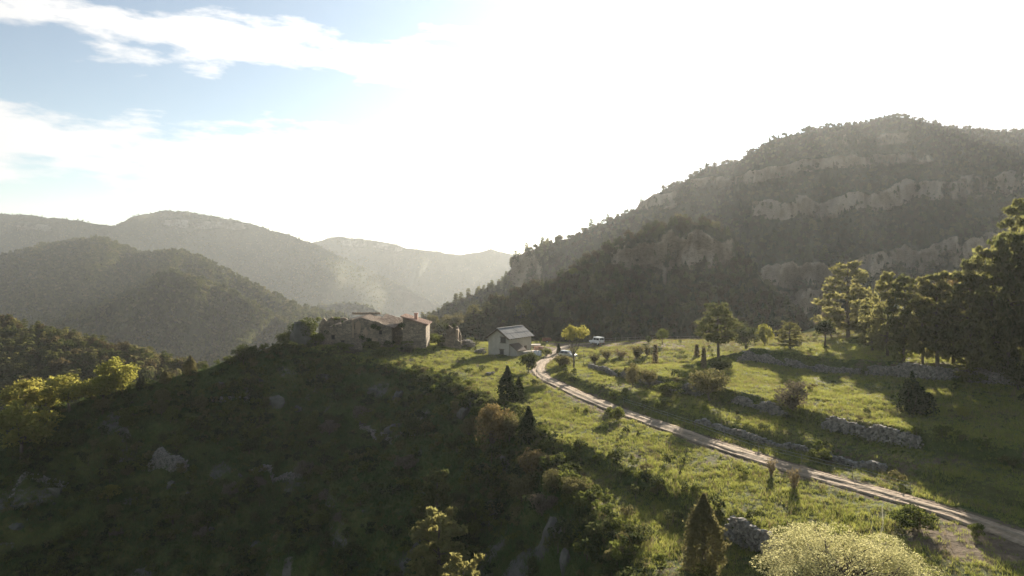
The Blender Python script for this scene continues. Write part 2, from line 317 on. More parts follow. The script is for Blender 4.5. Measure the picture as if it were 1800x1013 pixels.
# ------------------------------------------------------------------ hills and mountains
HILLS = {}
def hill(name, label, crest, vfoot, d0, tan, mat, du=4.0, nv=90, cliffs=(), benches=(), seed=0, rough=.35, back=.5, jag=1.5, damp=.05, wl=70.0):
    crest = np.array(crest, float); us = np.arange(crest[0, 0], crest[-1, 0] + .1, du); nu = len(us)
    vc = np.interp(us, crest[:, 0], crest[:, 1]) + fbm(us / 14, us * 0, seed + 3, 4) * jag
    if callable(d0): d = d0(us)
    else: d = np.interp(us, [p[0] for p in d0], [p[1] for p in d0]) if isinstance(d0, (list, tuple)) else np.full(nu, float(d0))
    D = np.zeros((nu, nv)); V = np.zeros((nu, nv)); RK = np.zeros((nu, nv)); d = d.copy()
    for j in range(nv):
        v = vfoot + (vc - vfoot) * j / (nv - 1); dv = np.abs(vc - vfoot) / (nv - 1); rk = np.zeros(nu)
        te = tan * (1 + rough * fbm(us / wl, v / wl, seed + 11, 4))
        for line, half, soft in cliffs:
            line = np.array(line, float); cv = np.interp(us, line[:, 0], line[:, 1]) + fbm(us / 30, v / 60, seed + 19) * half * .7
            inr = sst(line[0, 0] - 12, line[0, 0] + 12, us) * sst(line[-1, 0] + 12, line[-1, 0] - 12, us)
            m = sst(1.25, .75, np.abs(v - cv) / half) * inr * soft * sst(-.8, -.25, fbm(us / 26, v / 30, seed + 23)); rk = np.maximum(rk, m)
        te = te * (1 - rk) + (4.5 + 3 * np.sin(v / 2.2 + fbm(us / 25, v / 25, seed + 51) * 3)) * rk
        for line, half, soft in cliffs:         # a ledge on top of every cliff
            line = np.array(line, float); cv = np.interp(us, line[:, 0], line[:, 1]) - half * 1.3; inr = sst(line[0, 0] - 12, line[0, 0] + 12, us) * sst(line[-1, 0] + 12, line[-1, 0] - 12, us)
            m = sst(1.2, .6, np.abs(v - cv + fbm(us / 30, us * 0, seed + 19) * half * .6) / 3.0) * inr * .8; te = te * (1 - m) + .34 * m
        for line, half, t2 in benches:
            line = np.array(line, float); cv = np.interp(us, line[:, 0], line[:, 1]); inr = sst(line[0, 0] - 15, line[0, 0] + 15, us) * sst(line[-1, 0] + 15, line[-1, 0] - 15, us)
            m = sst(1.2, .6, np.abs(v - cv) / half) * inr; te = te * (1 - m) + t2 * m
        D[:, j] = d; V[:, j] = v; RK[:, j] = rk
        d = d + (d / F * dv) / np.maximum(te - (HZ - v) / F, .06)
    U = us[:, None] + 0 * D
    rid = 1 - 2.4 * np.abs(fbm(U / wl + V / wl * .35, V / wl * .55, seed + 31, 3)); fadeT = sst(1.0, .8, np.linspace(0, 1, nv))[None]
    D = D * (1 + damp * rid * (.35 + .65 * fadeT) + RK * (.02 * fbm(U / 16, V / 70, seed + 41, 3) + .008 * fbm(U / 5, V / 18, seed + 43, 2)))
    X = (U - 900) / F * D; Z = CZ - (V - HZ) / F * D; Y = D
    bx, by, bz, br = [], [], [], []
    for k in range(1, 9):
        t = (k / 8.0)**1.6 * D[:, -1] * .35; by.append(Y[:, -1] + t); bx.append((us - 900) / F * (Y[:, -1] + t * .6)); bz.append(Z[:, -1] - back * t); br.append(RK[:, -1] * 0)
    X = np.c_[X, np.stack(bx, 1)]; Y = np.c_[Y, np.stack(by, 1)]; Z = np.c_[Z, np.stack(bz, 1)]; RK2 = np.c_[RK, np.stack(br, 1)]
    me = mesh(name, np.stack([X, Y, Z], -1).reshape(-1, 3), grid_faces(*X.shape), mat, True); attr(me, 'rock', (RK2 * 1.25).astype(np.float32))
    tag(add(name, me), label, 'hill', kind='structure')
    H = dict(us=us, D=D, V=V, vc=vc, X=X, Y=Y, Z=Z, RK=RK2); return H
def hill_pt(H, u, v):
    i = int(np.clip((u - H['us'][0]) / (H['us'][1] - H['us'][0]), 0, len(H['us']) - 1)); V = H['V'][i][::-1]; d = np.interp(v, V, H['D'][i][::-1]); return ray(u, v, d)
ridge = [(640, 640), (700, 592), (745, 562), (770, 549), (800, 531), (850, 507), (896, 487), (899, 462), (906, 446), (950, 428), (1000, 416), (1060, 388), (1118, 365), (1124, 352), (1150, 337), (1200, 317), (1240, 292), (1300, 277), (1350, 246), (1400, 231), (1450, 219), (1500, 217), (1545, 206), (1580, 201), (1620, 209), (1660, 220), (1700, 223), (1750, 228), (1800, 226), (1900, 214), (2050, 225), (2300, 240)]
HILLS['crag'] = hill('mountain', 'craggy wooded mountain with pale cliff bands rising behind the meadow', [(u, v + 4) for u, v in ridge], 650, [(640, 640), (800, 600), (900, 560), (1000, 540), (1200, 510), (1500, 480), (1800, 470), (2300, 470)], .52, M_HILL, 2.5, 190,
    cliffs=[([(898, 478), (950, 486)], 34, 1), ([(1115, 362), (1190, 352)], 14, 1), ([(1215, 322), (1340, 312), (1440, 290), (1640, 278)], 10, .9), ([(1325, 368), (1480, 362), (1600, 340), (1800, 322), (2300, 300)], 16, 1), ([(1330, 490), (1460, 485), (1560, 462), (1730, 438), (1900, 430)], 20, .95), ([(1300, 535), (1470, 530)], 18, .8), ([(1480, 250), (1600, 240)], 10, .7)],
    benches=[([(1085, 402), (1150, 372), (1200, 350)], 5, .2), ([(1300, 350), (1480, 338), (1620, 318), (1800, 300)], 5, .3)], seed=200, rough=.3, jag=2.0, damp=.045, wl=80)
HILLS['spur'] = hill('rocky_spur', 'dark wooded spur with a square cliff at the foot of the mountain', [(690, 640), (740, 602), (790, 582), (830, 560), (870, 532), (910, 520), (960, 501), (1010, 475), (1080, 432), (1150, 406), (1195, 392), (1240, 396), (1285, 416), (1320, 470), (1370, 530), (1430, 580), (1500, 630), (1560, 650)], 680, [(690, 300), (900, 262), (1200, 250), (1560, 250)], .60, M_HILL, 2.5, 110,
    cliffs=[([(1078, 460), (1170, 456), (1180, 440), (1285, 440)], 30, 1)], seed=260, rough=.3, jag=2.5, damp=.05, wl=70, back=.7)
HILLS['left'] = hill('wooded_spur', 'near wooded spur sloping down behind the crag', [(-500, 480), (-250, 530), (-60, 562), (0, 573), (60, 586), (120, 601), (200, 621), (260, 634), (330, 653), (420, 690), (520, 740), (640, 800)], 860, 180, .24, M_HILL, 5, 70, seed=300, damp=.025, rough=.3, benches=[([(-500, 530), (0, 600), (330, 680)], 22, .16)])
HILLS['shade'] = hill('shaded_spur', 'dark shaded spur in the valley below the ridge', [(40, 640), (70, 590), (120, 560), (170, 541), (235, 514), (270, 490), (300, 479), (340, 488), (400, 510), (440, 536), (520, 575), (600, 620), (700, 680)], 720, 700, .62, M_HILL, 4, 60, seed=400, damp=.05)
HILLS['low'] = hill('low_spur', 'low hazy spur behind the ruined farmhouse', [(400, 640), (440, 560), (480, 541), (540, 541), (600, 532), (640, 536), (690, 560), (760, 585), (840, 620), (900, 660)], 690, 1150, .6, M_FAR, 4, 40, seed=450, damp=.05)
HILLS['mid'] = hill('wooded_ridge', 'wooded ridge with sunlit shoulder on the left', [(-700, 470), (-300, 470), (0, 452), (60, 434), (120, 424), (175, 418), (215, 432), (250, 446), (320, 442), (370, 462), (440, 497), (520, 540), (600, 556), (640, 585), (720, 640)], 720, 640, .24, M_FAR, 4, 80, seed=500, damp=.03, rough=.4, wl=110, benches=[([(-700, 540), (0, 540), (120, 525), (230, 500), (300, 470)], 26, .14)])
HILLS['far'] = hill('far_mountain', 'long dark mountain ridge across the valley', [(-1200, 360), (-500, 395), (-200, 380), (0, 375), (60, 380), (130, 387), (200, 399), (235, 381), (290, 370), (330, 373), (420, 389), (500, 411), (545, 426), (600, 452), (680, 490), (760, 530), (850, 580)], 640, 1950, .75, M_FAR, 4, 90, cliffs=[([(290, 392), (430, 398)], 6, .8), ([(30, 398), (90, 402)], 6, .7)], seed=600, damp=.06, wl=150)
HILLS['farther'] = hill('hazy_mountain', 'palest hazy mountain ridge at the head of the valley', [(300, 470), (470, 446), (545, 428), (590, 417), (640, 420), (690, 428), (716, 437), (760, 441), (800, 448), (840, 445), (862, 439), (885, 444), (920, 449), (1000, 444), (1200, 446), (1500, 450), (2200, 455), (3000, 460)], 600, 2400, .5, M_FAR, 4, 80, cliffs=[([(600, 424), (710, 436)], 6, .6)], seed=700, damp=.06, wl=150)
# the valley floor and the plain beyond, out to the horizon
gr = MB().quad((-12000, -8000, -125), (12000, -8000, -125), (12000, 12000, -125), (-12000, 12000, -125)).obj('ground', M_FAR)
tag(gr, 'wooded valley floor under the mountains', 'ground', kind='structure')

# ================================================================== PLANTS
LM = dict(
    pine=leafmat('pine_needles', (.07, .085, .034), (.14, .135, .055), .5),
    pale_pine=leafmat('sunny_pine_needles', (.12, .13, .05), (.23, .21, .09), .55),  # brighter copy of the pine needles, backlight put into the colour
    juniper=leafmat('juniper_scales', (.032, .046, .022), (.07, .08, .038), .3),
    oak=leafmat('yellow_green_oak_leaves', (.17, .185, .05), (.30, .265, .085), .6),
    holm=leafmat('holm_oak_leaves', (.05, .065, .026), (.10, .105, .045), .4),
    olive=leafmat('grey_green_leaves', (.11, .11, .05), (.19, .165, .08), .4),
    rust=leafmat('rusty_leaves', (.13, .105, .05), (.22, .17, .08), .35),
    grey=leafmat('grey_brown_twiggy_leaves', (.12, .105, .075), (.20, .17, .12), .3),
    pale=leafmat('pale_cream_green_leaves', (.36, .355, .18), (.58, .54, .31), .5),
    green=leafmat('shrub_leaves', (.075, .095, .03), (.15, .16, .05), .45),
    dry=leafmat('dry_stalks', (.17, .135, .075), (.29, .24, .14), .3),
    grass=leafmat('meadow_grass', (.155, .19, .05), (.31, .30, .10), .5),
    shade_grass=leafmat('shade_tinted_grass', (.05, .095, .035), (.12, .15, .055), .4),  # greenish cast of the shade put into this grass colour
    scrub=leafmat('glare_tinted_hill_scrub', (.06, .055, .03), (.125, .10, .052), .4),  # brown glare and warm haze over the mountain put into the leaf colour
    ivy=leafmat('ivy_leaves', (.04, .06, .022), (.08, .10, .035), .3))
M_BARK = plain('grey_bark', (.15, .12, .09), (.08, .065, .05), 6, .95, bump=.6)
M_TWIG = plain('dry_twig', (.24, .18, .13), (.14, .11, .08), 6, .95)

def leaves(P, size, rng, up=.0, asp=.55):
    """one small rhombic leaf spray at every point"""
    n = len(P); nr = rng.normal(size=(n, 3)); nr[:, 2] = nr[:, 2] * 1.0 + up; nr /= np.linalg.norm(nr, axis=1)[:, None]
    t = np.cross(nr, rng.normal(size=(n, 3))); t /= np.linalg.norm(t, axis=1)[:, None]; b = np.cross(nr, t)
    s = (size * (.6 + .8 * rng.rand(n)))[:, None]
    v = np.stack([P + t * s, P + b * s * asp + nr * s * .12, P - t * s, P - b * s * asp + nr * s * .12], 1).reshape(-1, 3)
    return v, np.arange(4 * n).reshape(n, 4)
def shell(c, r, n, rng, lo=.5, squash=.85):
    d = rng.normal(size=(n, 3)); d /= np.linalg.norm(d, axis=1)[:, None]; q = lo + (1 - lo) * rng.rand(n)**.6
    return np.asarray(c) + d * (np.asarray(r) * q)[:, None] * np.array([1, 1, squash])
def blob_points(clumps, n, rng, lo=.5):
    cl = np.array(clumps); w = cl[:, 3]**2; k = np.maximum((w / w.sum() * n).astype(int), 4)
    return np.concatenate([shell(c[:3], c[3], kk, rng, lo) for c, kk in zip(cl, k)])
def limb(mb, a, b, r0, r1, rng, bend=.08, n=4):
    a = np.array(a, float); b = np.array(b, float); l = np.linalg.norm(b - a); pts = []
    for i in range(n + 1):
        t = i / n; pts.append(tuple(a + (b - a) * t + rng.normal(size=3) * l * bend * math.sin(math.pi * t)))
    mb.tube(pts, [r0 + (r1 - r0) * i / n for i in range(n + 1)], 5)
# each builder makes a plant one unit tall and about w wide: (trunk mesh, leaf points, leaf size)
def b_round(rng, w=.8, n=2600, trunk=.25, ncl=26, lo=.5, ls=.032, open_=0.0, rcl=(.11, .09)):
    mb = MB(); cl = []; top = (rng.normal() * .03, rng.normal() * .03, trunk + .1)
    mb.tube([(0, 0, -.06), (rng.normal() * .01, 0, trunk * .5), top], [.035, .028, .024], 6)
    for i in range(ncl):
        d = rng.normal(size=3); d /= np.linalg.norm(d); d[2] = d[2] * .95 + .1; q = .45 + .5 * rng.rand()
        c = np.array([d[0] * w / 2 * q, d[1] * w / 2 * q, trunk + (1 - trunk) * .5 + d[2] * (1 - trunk) * .42 * q]); r = (rcl[0] + rcl[1] * rng.rand()) * (1 - open_ * .3)
        cl.append((*c, r * (.6 + .5 * w)))
        if i % 2 == 0: limb(mb, top, c, .015, .004, rng)
    return mb, blob_points(cl, n, rng, lo), ls
def b_pine(rng, w=.6, n=3600, trunk=.22, ls=.026, taper=.75, tiers=9):
    mb = MB(); lean = rng.normal() * .02; ax = lambda z: (lean * z, math.sin(z * 3) * .01, z); cl = []
    mb.tube([ax(z) for z in (-.06, .2, .45, .7, .93)], [.026, .022, .017, .011, .004], 6)
    for k in range(tiers):
        z = trunk + (.97 - trunk) * (k + .3) / tiers; f = (z - trunk) / (1 - trunk)
        rad = w / 2 * min(1, (.55 + 1.2 * f)) * (1 - f**1.6 * taper) * (.8 + .35 * rng.rand()); nb = 5 if f < .8 else 4; a0 = rng.rand() * 6
        for j in range(nb):
            a = a0 + j * 6.283 / nb + rng.normal() * .3; rr = rad * (.75 + .35 * rng.rand()); e = np.array(ax(z)) + [math.cos(a) * rr, math.sin(a) * rr, .05 + rng.normal() * .02 - .05 * (1 - f)]
            limb(mb, ax(z), e, .008 * (1.2 - f), .002, rng, .05, 3)
            for q in (.45, .75, 1.0):
                p = np.array(ax(z)) * (1 - q) + e * q; cl.append((*(p + rng.normal(size=3) * .012), (.035 + .03 * q) * (1.1 - .4 * f) * (w / .6)))
    cl.append((*ax(.95), .04)); P = []
    C = np.array(cl); wt = C[:, 3]**2; kk = np.maximum((wt / wt.sum() * n).astype(int), 6)
    for c, k in zip(C, kk): P.append(shell(c[:3], c[3], k, rng, .2, .55))
    return mb, np.concatenate(P), ls
def b_column(rng, w=.42, n=3200, ls=.028, point=1.0):
    mb = MB(); mb.tube([(0, 0, -.06), (0, 0, .3), (.01, 0, .8)], [.03, .022, .006], 6)
    z = rng.rand(n)**.8; prof = np.sin(np.pi * np.clip(z * .86 + .14, 0, 1)**(.62 * point))**.8 * (1 - z**5 * .5); a = rng.rand(n) * 6.283
    lump = .82 + .22 * np.sin(a * 3 + z * 9 + rng.rand() * 6) * np.sin(z * 17 + a * 2) + .12 * rng.normal(size=n)
    r = w / 2 * prof * lump * (.55 + .45 * rng.rand(n)**.5)
    return mb, np.stack([np.cos(a) * r, np.sin(a) * r, .03 + z * .97], 1), ls
def b_open(rng, w=.75, n=2300, ls=.022):
    mb = MB(); f = (.0, 0, .28); mb.tube([(0, 0, -.05), (.015, 0, .15), f], [.035, .03, .026], 6); cl = []
    for i in range(7):
        a = i * .9 + rng.normal() * .2; q = .45 + .5 * rng.rand(); e = np.array([math.cos(a) * w * .42 * q, math.sin(a) * w * .42 * q, .58 + .3 * rng.rand()])
        limb(mb, f, e, .017, .006, rng, .07, 4)
        for j in range(4):
            t = e + np.array([*(rng.normal(size=2) * w * .13), .06 + .1 * rng.rand()]); limb(mb, e, t, .006, .002, rng, .06, 2); cl.append((*t, .07 + .05 * rng.rand()))
    return mb, blob_points(cl, n, rng, .1), ls
def b_vase(rng, w=.9, n=900, ls=.05):
    mb = MB(); P = []
    for i in range(22):
        a = rng.rand() * 6.28; q = rng.rand()**.5; e = np.array([math.cos(a) * w / 2 * q, math.sin(a) * w / 2 * q, .65 + .33 * rng.rand()])
        limb(mb, (0, 0, -.05), e, .014, .004, rng, .05, 3)
        k = n // 22; t = .3 + .75 * rng.rand(k); P.append(e[None] * t[:, None] + rng.normal(size=(k, 3)) * .055)
    return mb, np.concatenate(P), ls
def b_bare(rng, w=.6, n=120, ls=.03):
    mb = MB(); P = []
    mb.tube([(0, 0, -.05), (.02, .01, .45), (0, .02, .95)], [.014, .01, .003], 5)
    for i in range(16):
        z = .25 + .6 * rng.rand(); a = rng.rand() * 6.28; e = np.array([math.cos(a) * w * .45 * (1.2 - z), math.sin(a) * w * .45 * (1.2 - z), z + .22]); limb(mb, (0, 0, z), e, .007, .002, rng, .06, 3); P.append(e + rng.normal(size=(n // 16, 3)) * .05)
    return mb, np.concatenate(P), ls
def b_spire(rng, w=.25, n=700, ls=.04):
    mb = MB(); mb.tube([(0, 0, -.05), (0, 0, .9)], [.02, .008], 5); z = rng.rand(n); a = rng.rand(n) * 6.28; r = w / 2 * (1 - z * .55) * rng.rand(n)**.5
    return mb, np.stack([np.cos(a) * r, np.sin(a) * r, z], 1), ls
def b_multi(rng, w=.75, n=3000, ls=.026):
    mb = MB(); P = []
    for i in range(9):
        a = i * .7 * 2 + rng.normal() * .2; q = .0 if i == 0 else .2 + .8 * rng.rand(); x, y = math.cos(a) * w * .36 * q, math.sin(a) * w * .36 * q; h = (1 - .5 * q) * (.8 + .25 * rng.rand())
        mb.tube([(x * .2, y * .2, -.05), (x, y, h * .7)], [.02, .005], 5); _, p, _ = b_column(rng, .34, n // 9); P.append(p * np.array([1, 1, h]) + np.array([x, y, 0]))
    return mb, np.concatenate(P), ls
PROTO = {}
def proto(key, builder, mat, seed, up=.2, **kw):
    rng = np.random.RandomState(seed); mb, P, ls = builder(rng, **kw); P[:, 2] = np.maximum(P[:, 2], .0)
    v, f = leaves(P, ls, rng, up); PROTO[key] = (mb.me('trunk', M_BARK if builder is not b_vase else M_TWIG, True), mesh('crown', v, f, LM[mat]))
for s in range(3):
    proto(f'pine{s}', b_pine, 'pine', 10 + s, w=.55 + .1 * s, trunk=.2 + .05 * s)
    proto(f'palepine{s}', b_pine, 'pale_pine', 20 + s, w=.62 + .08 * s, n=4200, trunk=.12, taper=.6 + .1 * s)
    proto(f'juniper{s}', b_column, 'juniper', 30 + s, w=.44 + .05 * s)
    proto(f'holm{s}', b_round, 'holm', 40 + s, w=.95, n=2600, trunk=.12)
    proto(f'oak{s}', b_round, 'oak', 50 + s, w=.95, n=2400, trunk=.2, lo=.3, ncl=30, ls=.036)
    proto(f'olive{s}', b_round, 'olive', 60 + s, w=.8, n=3000, trunk=.1, ncl=34, ls=.026)
    proto(f'bush{s}', b_round, 'green', 70 + s, w=1.25, n=1500, trunk=.03, ncl=18, ls=.05)
    proto(f'greybush{s}', b_round, 'grey', 80 + s, w=1.1, n=2000, trunk=.04, ncl=26, lo=.2, ls=.035)
    proto(f'vase{s}', b_vase, 'olive', 90 + s)
    proto(f'dryvase{s}', b_vase, 'dry', 95 + s, n=500)
    proto(f'spire{s}', b_spire, 'dry', 100 + s)
    proto(f'bare{s}', b_bare, 'dry', 105 + s)
for s in range(2):
    proto(f'rust{s}', b_round, 'rust', 110 + s, w=.8, n=3200, trunk=.1, ncl=34, ls=.026)
    proto(f'cone{s}', b_column, 'olive', 120 + s, w=.5, n=6500, point=1.12, ls=.02)
    proto(f'open{s}', b_open, 'oak', 130 + s)
proto('lollipop0', b_round, 'green', 140, w=.75, n=1800, trunk=.3, ncl=24)
proto('darkloll0', b_round, 'juniper', 141, w=.52, n=2400, trunk=.32, ncl=24, ls=.028)
proto('bigpale0', b_round, 'pale', 150, w=1.25, n=60000, trunk=.1, ncl=170, lo=.7, ls=.0065, rcl=(.06, .05))
proto('jagged0', b_multi, 'juniper', 151)

NAMES = dict(pine='pine_tree', palepine='pine_tree', juniper='juniper_tree', holm='holm_oak', oak='oak_tree', olive='leafy_tree', bush='shrub', greybush='shrub', vase='shrub', dryvase='dry_shrub', spire='dry_plant', bare='sapling', rust='leafy_tree', cone='juniper_tree', open='leafy_tree', lollipop='small_tree', darkloll='small_tree', bigpale='leafy_tree', jagged='juniper_shrub')
CATS = dict(pine='pine', palepine='pine', juniper='juniper', holm='tree', oak='tree', olive='tree', rust='tree', cone='juniper', open='tree', lollipop='tree', darkloll='tree', bigpale='tree', jagged='shrub', bare='sapling', spire='plant')
def plant(kind, loc, h, w=None, label=None, group=None, rz=None):
    """one plant: an Empty at its foot, trunk and crown under it. h and w in metres"""
    ks = sorted(k for k in PROTO if k.rstrip('0123456789') == kind); k = ks[random.randrange(len(ks))]; tm, cm = PROTO[k]
    e = empty(NAMES[kind], loc, random.random() * 6.28 if rz is None else rz)
    if not hasattr(cm, '_w'): pass
    nat = NATW[k]; sx = (w / nat) if w else h
    e.scale = (sx, sx, h); add('trunk', tm, e); add('crown', cm, e)
    tag(e, label, CATS.get(kind, 'shrub'), group); return e
NATW = {}
for k, (tm, cm) in PROTO.items():
    co = np.zeros(len(cm.vertices) * 3, np.float32); cm.vertices.foreach_get('co', co); co = co.reshape(-1, 3); NATW[k] = float(np.percentile(np.abs(co[:, :2]), 98) * 2)
def pxplant(kind, u, v, hp, wp=None, label=None, group=None, d=None, hillkey=None, sink=.1):
    """plant whose foot shows at photo pixel (u, v), hp pixels tall and wp wide"""
    if hillkey: x, y, z = hill_pt(HILLS[hillkey], u, v)
    elif d: x, y, z = (u - 900) / F * d, d, float(gz((u - 900) / F * d, d))
    else: x, y, z = hit(u, v)
    s = y / F
    if d: hp = (CZ - z) / s - (v - hp - HZ)     # foot hidden: keep the top where the photo shows it
    return plant(kind, (x, y, z - sink), hp * s, wp * s if wp else None, label, group)

G1 = 'trees along the lip of the crag'; G2 = 'pines and oaks on the right-hand slope'; G3 = 'young shrubs dotted over the terraces'; G4 = 'yellow-green oaks on the left spur'; G5 = 'plants on the shaded crag'; G6 = 'trees at the foot of the mountain'; G7 = 'shrubs around the buildings'
TREES = [
 ('open', 1008, 648, 77, 54, 'open-crowned tree with forked trunk standing beside the track bend', None),
 ('juniper', 892, 712, 69, 32, 'tall dark columnar juniper on the grass below the white house', G1),
 ('juniper', 912, 704, 42, 18, 'slim low juniper touching the right side of the tall columnar juniper', G1),
 ('juniper', 929, 786, 72, 31, 'dark pointed juniper on the lip right of the olive-brown round tree', G1),
 ('rust', 866, 800, 97, 64, 'big round olive-brown tree on the lip of the crag', G1),
 ('olive', 896, 782, 62, 30, 'narrow olive tree squeezed between the round brown tree and the pointed juniper', G1),
 ('rust', 932, 846, 62, 52, 'sunlit orange-brown bushy tree at the top of the rock face', G1),
 ('olive', 917, 892, 66, 50, 'grey-green bushy tree directly below the orange-brown one', G1),
 ('greybush', 955, 908, 46, 44, 'grey-brown twiggy dome bush above the bare rock face', G1),
 ('olive', 978, 872, 48, 46, 'knotty bush beside the orange-brown tree on the lower lip', G1),
 ('olive', 1010, 880, 46, 44, 'bush on the lower lip at the end of the dark terrace', G1),
 ('cone', 1237, 1004, 136, 68, 'large cone-shaped juniper at the foot of the meadow bank', None),
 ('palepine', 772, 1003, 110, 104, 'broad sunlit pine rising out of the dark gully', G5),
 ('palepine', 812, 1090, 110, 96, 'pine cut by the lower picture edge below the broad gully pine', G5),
 ('pine', 770, 915, 92, 70, 'dim pine in the gully behind the broad sunlit pine', G5),
 ('bush', 1085, 741, 28, 38, 'low dark dome bush on the meadow edge of the track', G3),
 ('pine', 1263, 627, 94, 68, 'clumpy pine with bare lower trunk on the terrace, nearest the fence', None),
 ('holm', 1311, 614, 52, 50, 'dense dark round oak beside the clumpy pine', None),
 ('oak', 1345, 590, 50, 26, 'small bright yellow-green tree leaning behind the dark round oak', None),
 ('palepine', 1389, 614, 48, 42, 'small spreading pine on the upper terrace lip', None),
 ('darkloll', 1450, 612, 54, 30, 'little dark tree with round head and bare stem on the upper terrace', None),
 ('palepine', 1491, 594, 136, 88, 'tallest sunlit pine on the upper terrace', G2),
 ('greybush', 1462, 592, 48, 62, 'pale twiggy thicket at the foot of the tallest sunlit pine', G2),
 ('jagged', 1603, 726, 84, 62, 'jagged spiky juniper in front of the long stone wall', None),
 ('greybush', 1394, 722, 54, 56, 'hazy grey bush on the second terrace bank', G3),
 ('olive', 1247, 706, 64, 64, 'wide grey-green bush on the bank above the track', G3),
 ('olive', 1112, 682, 44, 27, 'upright dark bush on the first bank, left one of two', G3),
 ('olive', 1141, 682, 38, 30, 'upright bush on the first bank, right one of two', G3),
 ('holm', 1264, 656, 30, 38, 'dark dome bush just below the clumpy pine', G3),
 ('vase', 1045, 638, 18, 18, 'small vase-shaped shrub nearest the open-crowned tree', G3),
 ('vase', 1067, 633, 20, 19, 'vase-shaped shrub below the white off-road car', G3),
 ('vase', 1120, 630, 24, 20, 'bushiest vase-shaped shrub on the brown bank top', G3),
 ('vase', 1137, 626, 21, 14, 'narrow vase shrub beside the bushiest one on the brown bank top', G3),
 ('spire', 1152, 641, 36, 11, 'tall brown dry flower spike left of the terrace centre', G3),
 ('spire', 1225, 627, 22, 10, 'short brown dry spike by the fence', G3),
 ('spire', 1237, 648, 38, 10, 'slender dry spike next to the dark dome bush', G3),
 ('dryvase', 1092, 628, 14, 26, 'low reddish dry shrub on the brown bank top', G3),
 ('lollipop', 1164, 606, 27, 21, 'round-headed little tree at the fence', None),
 ('holm', 1140, 604, 15, 10, 'small blackish bush against the fence', None),
 ('holm', 929, 656, 42, 30, 'dark square bush at the near corner of the white house yard', G7),
 ('juniper', 982, 622, 18, 7, 'tiny upright juniper between the yard and the track', G7),
 ('holm', 428, 642, 38, 34, 'dark egg-shaped oak on the skyline left of the ruin', None),
 ('cone', 334, 660, 36, 22, 'stubby column juniper standing alone on the left skyline', None),
 ('cone', 290, 674, 24, 18, 'small juniper left of the stubby skyline juniper', G4),
 ('bare', 310, 668, 16, 8, 'tiny bare sapling between the two skyline junipers', G4),
 ('juniper', 245, 688, 24, 11, 'smooth rounded juniper on the left crest, taller of the pair', G4),
 ('juniper', 252, 684, 22, 10, 'smooth rounded juniper on the left crest, shorter of the pair', G4),
 ('oak', 205, 694, 62, 62, 'brightest yellow oak on the left crest', G4),
 ('oak', 180, 712, 53, 58, 'yellow-green oak just in front of the brightest yellow one', G4),
 ('oak', 122, 724, 69, 79, 'large yellow-green oak midway along the left crest', G4),
 ('oak', 45, 728, 60, 77, 'yellow-green oak near the left picture edge, upper row', G4),
 ('oak', 84, 730, 48, 48, 'smaller oak between the two large crest oaks', G4),
 ('oak', 8, 728, 46, 48, 'oak cut by the left picture edge, upper row', G4),
 ('oak', 38, 806, 94, 101, 'wide light-green oak low on the left, in front of the crest row', G4),
 ('olive', 287, 716, 34, 24, 'dull rounded bush on the shaded left slope under the skyline', G4),
 ('olive', 181, 728, 30, 24, 'grey-green bush under the yellow oaks', G4),
 ('bush', 236, 738, 24, 44, 'flat wide bush on the shaded left slope', G4),
 ('bush', 138, 756, 18, 12, 'little sunlit shrub below the left crest oaks', G4),
 ('oak', 190, 884, 30, 36, 'dim bush with one sunlit tuft in the lower left shade', G5),
 ('bare', 478, 604, 24, 12, 'thin bare sapling on the skyline left of the big boulder', G7),
 ('olive', 503, 604, 16, 12, 'small olive shrub at the foot of the bush by the boulder', G7),
 ('dryvase', 702, 608, 20, 24, 'pale twiggy shrub before the dark recess of the ruin', G7),
 ('greybush', 735, 606, 16, 22, 'grey shrub under the chimney end of the ruin', G7),
 ('bush', 757, 602, 16, 26, 'green shrub just right of the ruin', G7),
 ('greybush', 715, 620, 14, 30, 'tawny tussock on the lit bank before the ruin', G7),
 ('bush', 772, 608, 18, 28, 'shrub between the ruin and the fallen tower', G7),
 ('bush', 828, 604, 12, 16, 'dark little bush by the rubble wall', G7),
 ('bush', 960, 600, 16, 20, 'green bush growing behind the rusty trailer', G7),
 ('vase', 992, 645, 22, 34, 'grey-green shrub before the silver car', G7),
 ('olive', 696, 694, 16, 12, 'small pale shrub on the shaded crag under the lit grass', G5),
 ('olive', 697, 710, 13, 12, 'pale shrub low on the crag below its twin', G5),
 ('olive', 739, 712, 20, 17, 'sunlit-topped shrub on the crag below the lit grass edge', G5),
 ('olive', 803, 732, 30, 26, 'shrub on the crag beside the grey rock face', G5),
 ('dryvase', 1605 - 250, 838, 34, 16, 'leafless thorny sapling at the track edge, left of the pair', G3),
 ('dryvase', 1396, 862, 40, 20, 'leafless thorny sapling at the track edge, right of the pair', G3),
 ('bush', 1280, 642, 14, 20, 'low bush in the shade behind the dark dome bush', G3),
 ('jagged', 1122, 767, 12, 8, 'tiny spiky juniper in the middle of the meadow', G3),
 ('bush', 1073, 803, 10, 13, 'small round weed clump in the lower meadow', G3),
 ('jagged', 1196, 836, 14, 6, 'thin dark seedling by the round tree shadow', G3),
 ('jagged', 1110, 808, 12, 6, 'thin dark seedling in the lower meadow', G3),
 ('bush', 1030, 726, 10, 10, 'weed clump in the upper meadow', G3),
 ('bush', 1605, 930, 38, 70, 'dark shrub clump beside the lower end of the track', G3),
 ('bush', 1440, 812, 24, 46, 'bramble clump on the berm above the track', G3),
 ('bush', 1180, 696, 26, 44, 'bramble clump at the foot of the first bank', G3),
 ('oak', 1692, 736, 22, 20, 'bright sprig of a tree on the shaded terrace', G3),
 ('bare', 1735, 1010, 26, 14, 'pale flowering sprig at the lower right', G3),
 ('bush', 1720, 945, 26, 24, 'grassy shrub on the lower verge of the track', G3),
]
